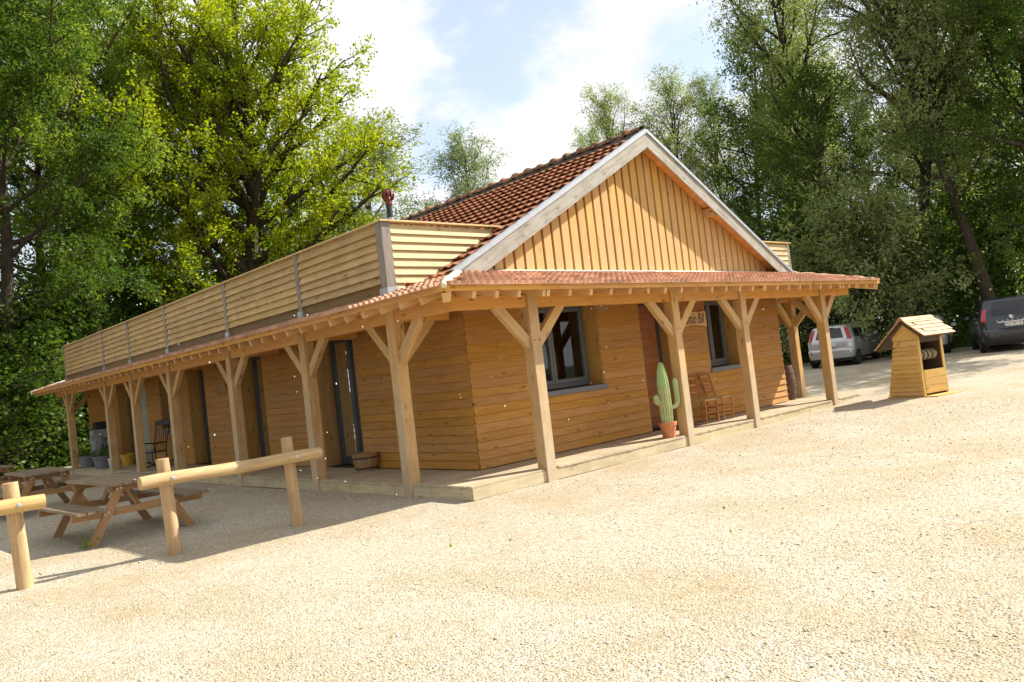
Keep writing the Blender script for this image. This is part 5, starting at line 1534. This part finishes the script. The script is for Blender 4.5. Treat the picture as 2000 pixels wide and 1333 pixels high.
for s, y_e, ztop in ((-1, -0.24, WH+0.06), (1, 0.92, WH-0.16)):
    slope = Vector((0, y_e-RYm, ztop-zr_)); ln_ = slope.length; dv = slope.normalized()
    q = MB(); nrm = Vector((0, -dv.z, dv.y)); nrm = nrm if nrm.z > 0 else -nrm
    a = Vector((0, RYm, zr_)); 
    c = [Vector((-0.10, *(a+dv*0).yz)), Vector((WW+0.12, *(a).yz)), Vector((WW+0.12, *(a+dv*ln_).yz)), Vector((-0.10, *(a+dv*ln_).yz))]
    q.add([p for p in c]+[p-nrm*0.02 for p in c], ((0,1,2,3),(7,6,5,4),(0,4,5,1),(1,5,6,2),(2,6,7,3),(3,7,4,0)))
    rf = q.build('roof', 'barrel_wood', well, local=True)
    rows = 5 if s < 0 else 7; step = ln_/rows
    for r_ in range(rows):
        cN = 6; w = (WW+0.26)/cN
        for k in range(cN):
            x0 = -0.125+k*w+((r_ % 2)*0.35*w if 0 < k < cN else 0)
            p1 = a+dv*(step*(rows-1-r_)+step+0.02)+nrm*0.030; p0 = a+dv*(step*(rows-1-r_)-0.03)+nrm*0.010
            p0.x = p1.x = x0+w/2
            board('shingle', p0, p1, (1, 0, 0), w-0.008, 0.016, 'shingle_wood', rf, local=True)
    for x in (-0.085, WW+0.045): board('barge', Vector((x+.02, *(a+dv*0.02-nrm*0.045).yz)), Vector((x+.02, *(a+dv*(ln_-.01)-nrm*0.045).yz)), nrm, 0.05, 0.03, 'barrel_wood', rf, local=True)
for k in range(5):
    x0 = -0.125+k*0.212
    q = MB(); q.prism([(RYm-.09, zr_-.02), (RYm-.05, zr_+.035), (RYm, zr_+.058), (RYm+.05, zr_+.035), (RYm+.09, zr_-.02), (RYm+.08, zr_-.03), (RYm, zr_+.04), (RYm-.08, zr_-.03)], 'X', x0, x0+0.2); q.build('ridge_shingle', 'shingle_wood', well, local=True)

# ------------------------------------------------------------------ parked cars
def outline(xr, xf, hw, cr, bulge=0.03):
    pts = []
    def lin(a, b_, n): return [a+(b_-a)*i/n for i in range(n)]
    for y in lin(-(hw-cr), hw-cr, 10): pts.append((xr+bulge*(y/hw)**2, y))
    xb = xr+bulge*((hw-cr)/hw)**2
    for i in range(4):
        a = math.pi/2*i/4; pts.append((xb+cr*(1-math.cos(a)), hw-cr+cr*math.sin(a)))
    for x in lin(xb+cr, xf-cr, 24): pts.append((x, hw))
    for i in range(4):
        a = math.pi/2*i/4; pts.append((xf-cr+cr*math.sin(a), hw-cr+cr*math.cos(a)))
    for y in lin(hw-cr, -(hw-cr), 10): pts.append((xf+0.04*(1-(y/hw)**2), y))
    for i in range(4):
        a = math.pi/2*i/4; pts.append((xf-cr*(1-math.cos(a)), -(hw-cr)-cr*math.sin(a)))
    for x in lin(xf-cr, xb+cr, 24): pts.append((x, -hw))
    for i in range(4):
        a = math.pi/2*i/4; pts.append((xb+cr*(1-math.sin(a)), -(hw-cr)-cr*math.cos(a)))
    return pts
def car(label, loc, rz, slices, paint, belt, head, lamp, pillars, wheels, wr, plate_z, plate_txt, bumper, hw, extras=None, name='parked_car'):
    """rear at x=0, nose towards +x; slices are (z, x rear, x front, half width, corner radius)"""
    t = thing(name, label, 'car', loc, rz, 'cars parked under the trees')
    rings = [outline(*s[1:]) for s in slices]; n = len(rings[0])
    groups = {}
    def cls(b_, k):
        z0, z1 = slices[b_][0], slices[b_+1][0]
        zm = (z0+z1)/2
        rear, rc = k < 10, (10 <= k < 14 or 80 <= k < 84)
        if lamp[0] < zm < lamp[1] and k in (10, 11, 82, 83): return 'rear_lamp_l' if k < 14 else 'rear_lamp_r'
        if belt < zm < head:
            if 1 <= k <= 8: return 'rear_window'
            if 43 <= k <= 50: return 'windscreen'
            for side, off in (('l', 14), ('r', 56)):
                if off <= k < off+24:
                    j = (k-off) if side == 'l' else (23-(k-off))
                    for w, (p, q_) in enumerate(pillars):
                        if p <= j < q_: return 'side_window_%s%d' % (side, w)
        if zm < bumper: return 'sill_trim'
        return 'body'
    for b_ in range(len(slices)-1):
        for k in range(n):
            groups.setdefault(cls(b_, k), []).append((b_, k))
    mats = {'body': paint, 'sill_trim': 'car_plastic'}
    for g_, fl_ in groups.items():
        q = MB(); idx = {}
        def vid(b_, k):
            if (b_, k) not in idx:
                x, y = rings[b_][k]; idx[(b_, k)] = len(q.v); q.v.append((x, y, slices[b_][0]))
            return idx[(b_, k)]
        for b_, k in fl_:
            k2 = (k+1) % n; q.f.append((vid(b_, k), vid(b_+1, k), vid(b_+1, k2), vid(b_, k2)))
        if g_ == 'body': q.f.append(tuple(vid(len(slices)-1, k) for k in reversed(range(n))))
        mat = mats.get(g_) or ('lamp_red' if 'lamp' in g_ else 'car_glass')
        nm = {'rear_lamp_l': 'rear_lamp', 'rear_lamp_r': 'rear_lamp'}.get(g_, 'side_window' if g_.startswith('side_window') else g_)
        q.build(nm, mat, t, local=True, smooth=True)
    for x in wheels:
        for s in (-1, 1):
            M = Matrix.Translation((x, s*(hw-0.085), wr)) @ Matrix.Rotation(R(-90*s), 4, 'X')
            ty = MB().lathe([(wr*0.66, -0.09), (wr*0.92, -0.10), (wr, -0.07), (wr, 0.07), (wr*0.92, 0.10), (wr*0.66, 0.095)], 28, cap0=True, cap1=False).build('wheel', 'tyre', t, M, local=True, smooth=True)
            MB().lathe([(wr*0.665, 0.092), (wr*0.62, 0.06), (wr*0.5, 0.05), (0.05, 0.055), (0.045, 0.075), (0.001, 0.078)], 24, cap0=False, cap1=False).build('rim', 'car_plastic', ty, local=True, smooth=True)
            q = MB()
            for k in range(7):
                Mk = Matrix.Rotation(2*math.pi*k/7, 4, 'Z'); q.box(0.03, wr*0.64, -0.022, 0.022, 0.068, 0.086, Mk)
            q.build('spokes', 'rim', ty, local=True)
            Ma = Matrix.Translation((x, s*(hw-0.012), wr+0.01)) @ Matrix.Rotation(R(-90*s), 4, 'X')
            MB().lathe([(wr*1.16, 0), (wr*1.17, 0.014), (wr*0.3, 0.0145)], 28).build('wheel_arch', 'car_plastic', t, Ma, local=True)
    pl = MB().box(-0.012, 0.02, -0.26, 0.26, plate_z-0.055, plate_z+0.055).build('number_plate', 'plate_white', t, Matrix.Translation((-0.012, 0, 0)), local=True)
    MB().box(-0.0265, -0.0245, 0.215, 0.258, plate_z-0.053, plate_z+0.053).build('country_band', 'plate_blue', pl, local=True)
    if plate_txt:
        Mt = Matrix(((0, 0, -1, -0.0262), (-1, 0, 0, -0.02), (0, 1, 0, plate_z), (0, 0, 0, 1)))
        text_mesh('lettering', plate_txt, 0.105, 'ink', pl, Mt, stretch=0.92)
    for s in (-1, 1):
        mx_ = wheels[1]-0.28
        mo = MB().box(-0.07, 0.07, -0.09, 0.09, -0.065, 0.075).build('mirror', paint, t, Matrix.Translation((mx_, s*(hw+0.10), belt+0.04)), local=True, bevel=0.03)
        MB().tube([(mx_+0.02, s*(hw-0.06), belt-0.01), (mx_, s*(hw+0.04), belt)], 0.02, 6).build('mirror_arm', 'car_plastic', t, local=True)
    return t
NS = [(0.19, .16, 3.92, .72, .22), (0.30, .05, 4.02, .80, .25), (0.44, .01, 4.06, .838, .26), (0.58, .00, 4.06, .845, .26), (0.64, .035, 4.04, .842, .25), (0.66, .075, 4.03, .84, .24),
      (0.86, .095, 3.92, .845, .22), (0.955, .12, 3.72, .84, .21), (0.985, .14, 3.45, .832, .20), (1.03, .16, 3.18, .82, .20), (1.20, .22, 2.80, .775, .20), (1.40, .30, 2.38, .71, .20), (1.46, .33, 2.22, .675, .22), (1.505, .40, 2.02, .60, .26), (1.53, .62, 1.80, .45, .30)]
ca = car('silver compact car parked beyond the right porch posts, seen from behind', (21.75, 5.30, gz(22.5)), R(8), NS, 'car_silver', 1.03, 1.40, (0.96, 1.40), [(1, 8), (9, 16), (17, 21)], (0.62, 3.18), 0.30, 0.80, 'ENU', 0.28, 0.84)
for s in (-1, 1): MB().box(-0.012, 0.03, -0.09, 0.09, -0.022, 0.022).build('reflector', 'lamp_red', ca, Matrix.Translation((0.045, s*0.60, 0.53)) @ Matrix.Rotation(s*R(8), 4, 'Z'), local=True)
MB().box(0.30, 0.34, -0.16, 0.16, 1.405, 1.43).build('brake_lamp', 'lamp_red', ca, Matrix.Translation((-0.03, 0, 0)), local=True)
MB().tube([(0.145, -0.02, 1.05), (0.20, 0.28, 1.12)], 0.009, 6).build('wiper', 'black_paint', ca, local=True)
VS = [(0.22, .18, 4.60, .80, .22), (0.34, .06, 4.70, .89, .25), (0.50, .0, 4.73, .925, .26), (0.66, .0, 4.72, .93, .26), (0.72, .05, 4.70, .93, .24), (0.74, .075, 4.70, .928, .22),
      (0.92, .085, 4.55, .93, .20), (1.00, .09, 4.30, .925, .18), (1.06, .10, 3.95, .92, .18), (1.14, .12, 3.62, .905, .18), (1.34, .17, 3.20, .855, .18), (1.40, .185, 3.08, .84, .18), (1.60, .25, 2.70, .78, .19), (1.68, .29, 2.50, .74, .21), (1.725, .36, 2.30, .66, .25), (1.75, .6, 2.05, .50, .30)]
cb = car('dark blue-black people carrier at the right edge, seen from behind', (22.25, -0.55, gz(22.6)), R(21), VS, 'car_dark', 1.14, 1.60, (0.96, 1.38), [(1, 8), (9, 16), (17, 21)], (0.80, 3.62), 0.325, 0.86, '231 PC 10', 0.32, 0.925)
MB().box(-0.005, 0.05, -0.42, 0.42, 0.935, 0.958).build('chrome_strip', 'chrome', cb, Matrix.Translation((0.045, 0, 0)), local=True)
for k in range(7): MB().box(0, 0.02, -0.014, 0.014, 0.985, 1.005).build('letter', 'chrome', cb, Matrix.Translation((0.075, 0.42-k*0.14, 0)), local=True)
q = MB()          # upright lion-like mark: body, head, paws and tail as one small badge
for poly in ([(-.025, -.05), (.0, -.05), (.02, .02), (.0, .05), (-.03, .02)], [(-.03, .02), (.0, .05), (-.02, .075), (-.055, .06), (-.05, .035)], [(-.03, .02), (-.07, .02), (-.075, .0), (-.03, .0)], [(.0, -.02), (.045, -.05), (.06, -.04), (.02, .0)], [(.01, .03), (.05, .02), (.06, .05), (.045, .05), (.04, .035), (.012, .045)]):
    q.prism(list(reversed([(-u, v) for u, v in poly])), 'X', 0.0, 0.012)
q.build('badge', 'chrome', cb, Matrix.Translation((0.085, 0.02, 1.09)), local=True)
for s in (-1, 1): MB().box(-0.012, 0.03, -0.10, 0.10, -0.02, 0.02).build('reflector', 'lamp_red', cb, Matrix.Translation((0.05, s*0.70, 0.60)) @ Matrix.Rotation(s*R(8), 4, 'Z'), local=True)
CS = [(0.19, .16, 4.0, .70, .22), (0.32, .04, 4.1, .80, .25), (0.52, .0, 4.12, .83, .26), (0.66, .05, 4.08, .83, .24), (0.72, .07, 4.0, .83, .22), (0.88, .09, 3.9, .825, .2), (0.95, .12, 3.3, .81, .2), (1.25, .30, 2.6, .70, .2), (1.36, .40, 2.3, .62, .22), (1.42, .62, 2.0, .46, .30)]
car('pale car mostly hidden behind the well, a red lamp showing', (23.9, 2.84, gz(24.5)), R(15), CS, 'car_white', 0.95, 1.25, (0.72, 0.95), [(1, 8), (9, 16), (17, 21)], (0.65, 3.25), 0.29, 0.60, '', 0.32, 0.83)

# ------------------------------------------------------------------ loose chippings lying proud of the yard, nearest the camera
def pebbles(n, seed):
    g = np.random.default_rng(seed)
    r = 2.6+15.0*g.random(n)**1.75
    a = CAM_YAW + g.uniform(-0.66, 0.66, n)
    x = CAM_POS.x+r*np.cos(a); y = CAM_POS.y+r*np.sin(a)
    keep = ~((x > -0.05) & (y > -0.05))
    x, y = x[keep], y[keep]; n = len(x)
    s = g.uniform(0.0028, 0.0062, n)*(1+0.9*(g.random(n) > 0.97))*(0.75+0.07*r[keep])
    ax = g.uniform(0.7, 1.4, (n, 3))*s[:, None]; ax[:, 2] *= 0.62
    th = g.uniform(0, 6.283, n); c, sn = np.cos(th), np.sin(th)
    base = np.array([(1, 0, 0), (0.2, 1, 0.1), (-1, 0.1, 0), (-0.1, -1, 0), (0.1, 0, 1), (0, 0, -1)], float)
    Vv = base[None]*ax[:, None, :] + g.normal(0, 0.16, (n, 6, 3))*s[:, None, None]
    X = Vv[..., 0]*c[:, None]-Vv[..., 1]*sn[:, None]; Y = Vv[..., 0]*sn[:, None]+Vv[..., 1]*c[:, None]
    z0 = np.where(x > 4, 0.0018*np.clip(x-4, 0, None)**2, 0)+0.007*(np.sin(x*0.9+1.3)*np.sin(y*0.7)+0.7*np.sin(x*2.3+y*1.9))-0.006
    V_ = np.stack([X+x[:, None], Y+y[:, None], Vv[..., 2]+z0[:, None]+s[:, None]*0.25], -1).reshape(-1, 3)
    fc = np.array([(0, 1, 4), (1, 2, 4), (2, 3, 4), (3, 0, 4), (1, 0, 5), (2, 1, 5), (3, 2, 5), (0, 3, 5)])
    F_ = (np.arange(n)[:, None, None]*6+fc[None]).reshape(-1, 3)
    return mesh_np('gravel_chippings', V_, F_, 'pebble', np.repeat(g.random(n), 8))
o = bpy.data.objects.new('gravel_chippings', pebbles(70000, 2)); link(o); tag(o, kind='stuff')
# a weed by the picnic table and fallen leaves
t = thing('weed', 'small bright green weed by the leg of the nearest picnic table', 'weed', (-3.78, 3.15, 0))
P_ = [(Vector((random.gauss(0, .04), random.gauss(0, .04), 0.01)), Vector((random.gauss(0, .6), random.gauss(0, .6), 1)).normalized(), 0.12) for _ in range(12)]
link(bpy.data.objects.new('leaves', leaves_mesh('leaves', P_, 3, 0.055, 0.03, 'leaf_bright', 12, 0.0, 0.01)), t, None, True)
MB().tube([(0, 0, -0.01), (0.01, 0.0, 0.06), (0.0, 0.02, 0.11)], 0.003, 5).build('stem', 'leaf_bright', t, local=True)
P_ = []
for i in range(70):
    x, y = random.uniform(-7, 7), random.uniform(-6, 2.2)
    if x > -0.2 and y > -0.2: continue
    P_.append((Vector((x, y, gz(x)+0.01)), Vector((random.gauss(0, 1), random.gauss(0, 1), 0.1)).normalized(), 0.03))
o = bpy.data.objects.new('fallen_leaves', leaves_mesh('fallen_leaves', P_, 1, 0.05, 0.028, 'leaf_bright', 13, 0.0, 0.0, 2.0)); link(o); tag(o, kind='stuff')
# drifting seed fluff in the air
g = np.random.default_rng(21)
V_, F_ = [], []
for i in range(64):
    d = pix_dir(g.uniform(250, 1500), g.uniform(500, 1000)); r = g.uniform(4.5, 8.6)
    p = np.array(CAM_POS+d*r)
    if p[2] < 0.1 or (p[0] > -0.5 and p[1] > -0.5): continue
    s = g.uniform(0.003, 0.007)
    b0 = len(V_)
    for v in ((1, 0, 0), (-1, 0, 0), (0, 1, 0), (0, -1, 0), (0, 0, 1.4), (0, 0, -1)): V_.append(p+np.array(v)*s)
    F_ += [(b0+a, b0+b_, b0+c) for a, b_, c in ((0, 2, 4), (2, 1, 4), (1, 3, 4), (3, 0, 4), (2, 0, 5), (1, 2, 5), (3, 1, 5), (0, 3, 5))]
o = bpy.data.objects.new('seed_fluff', mesh_np('seed_fluff', V_, F_, 'fluff_white')); link(o); tag(o, kind='stuff')
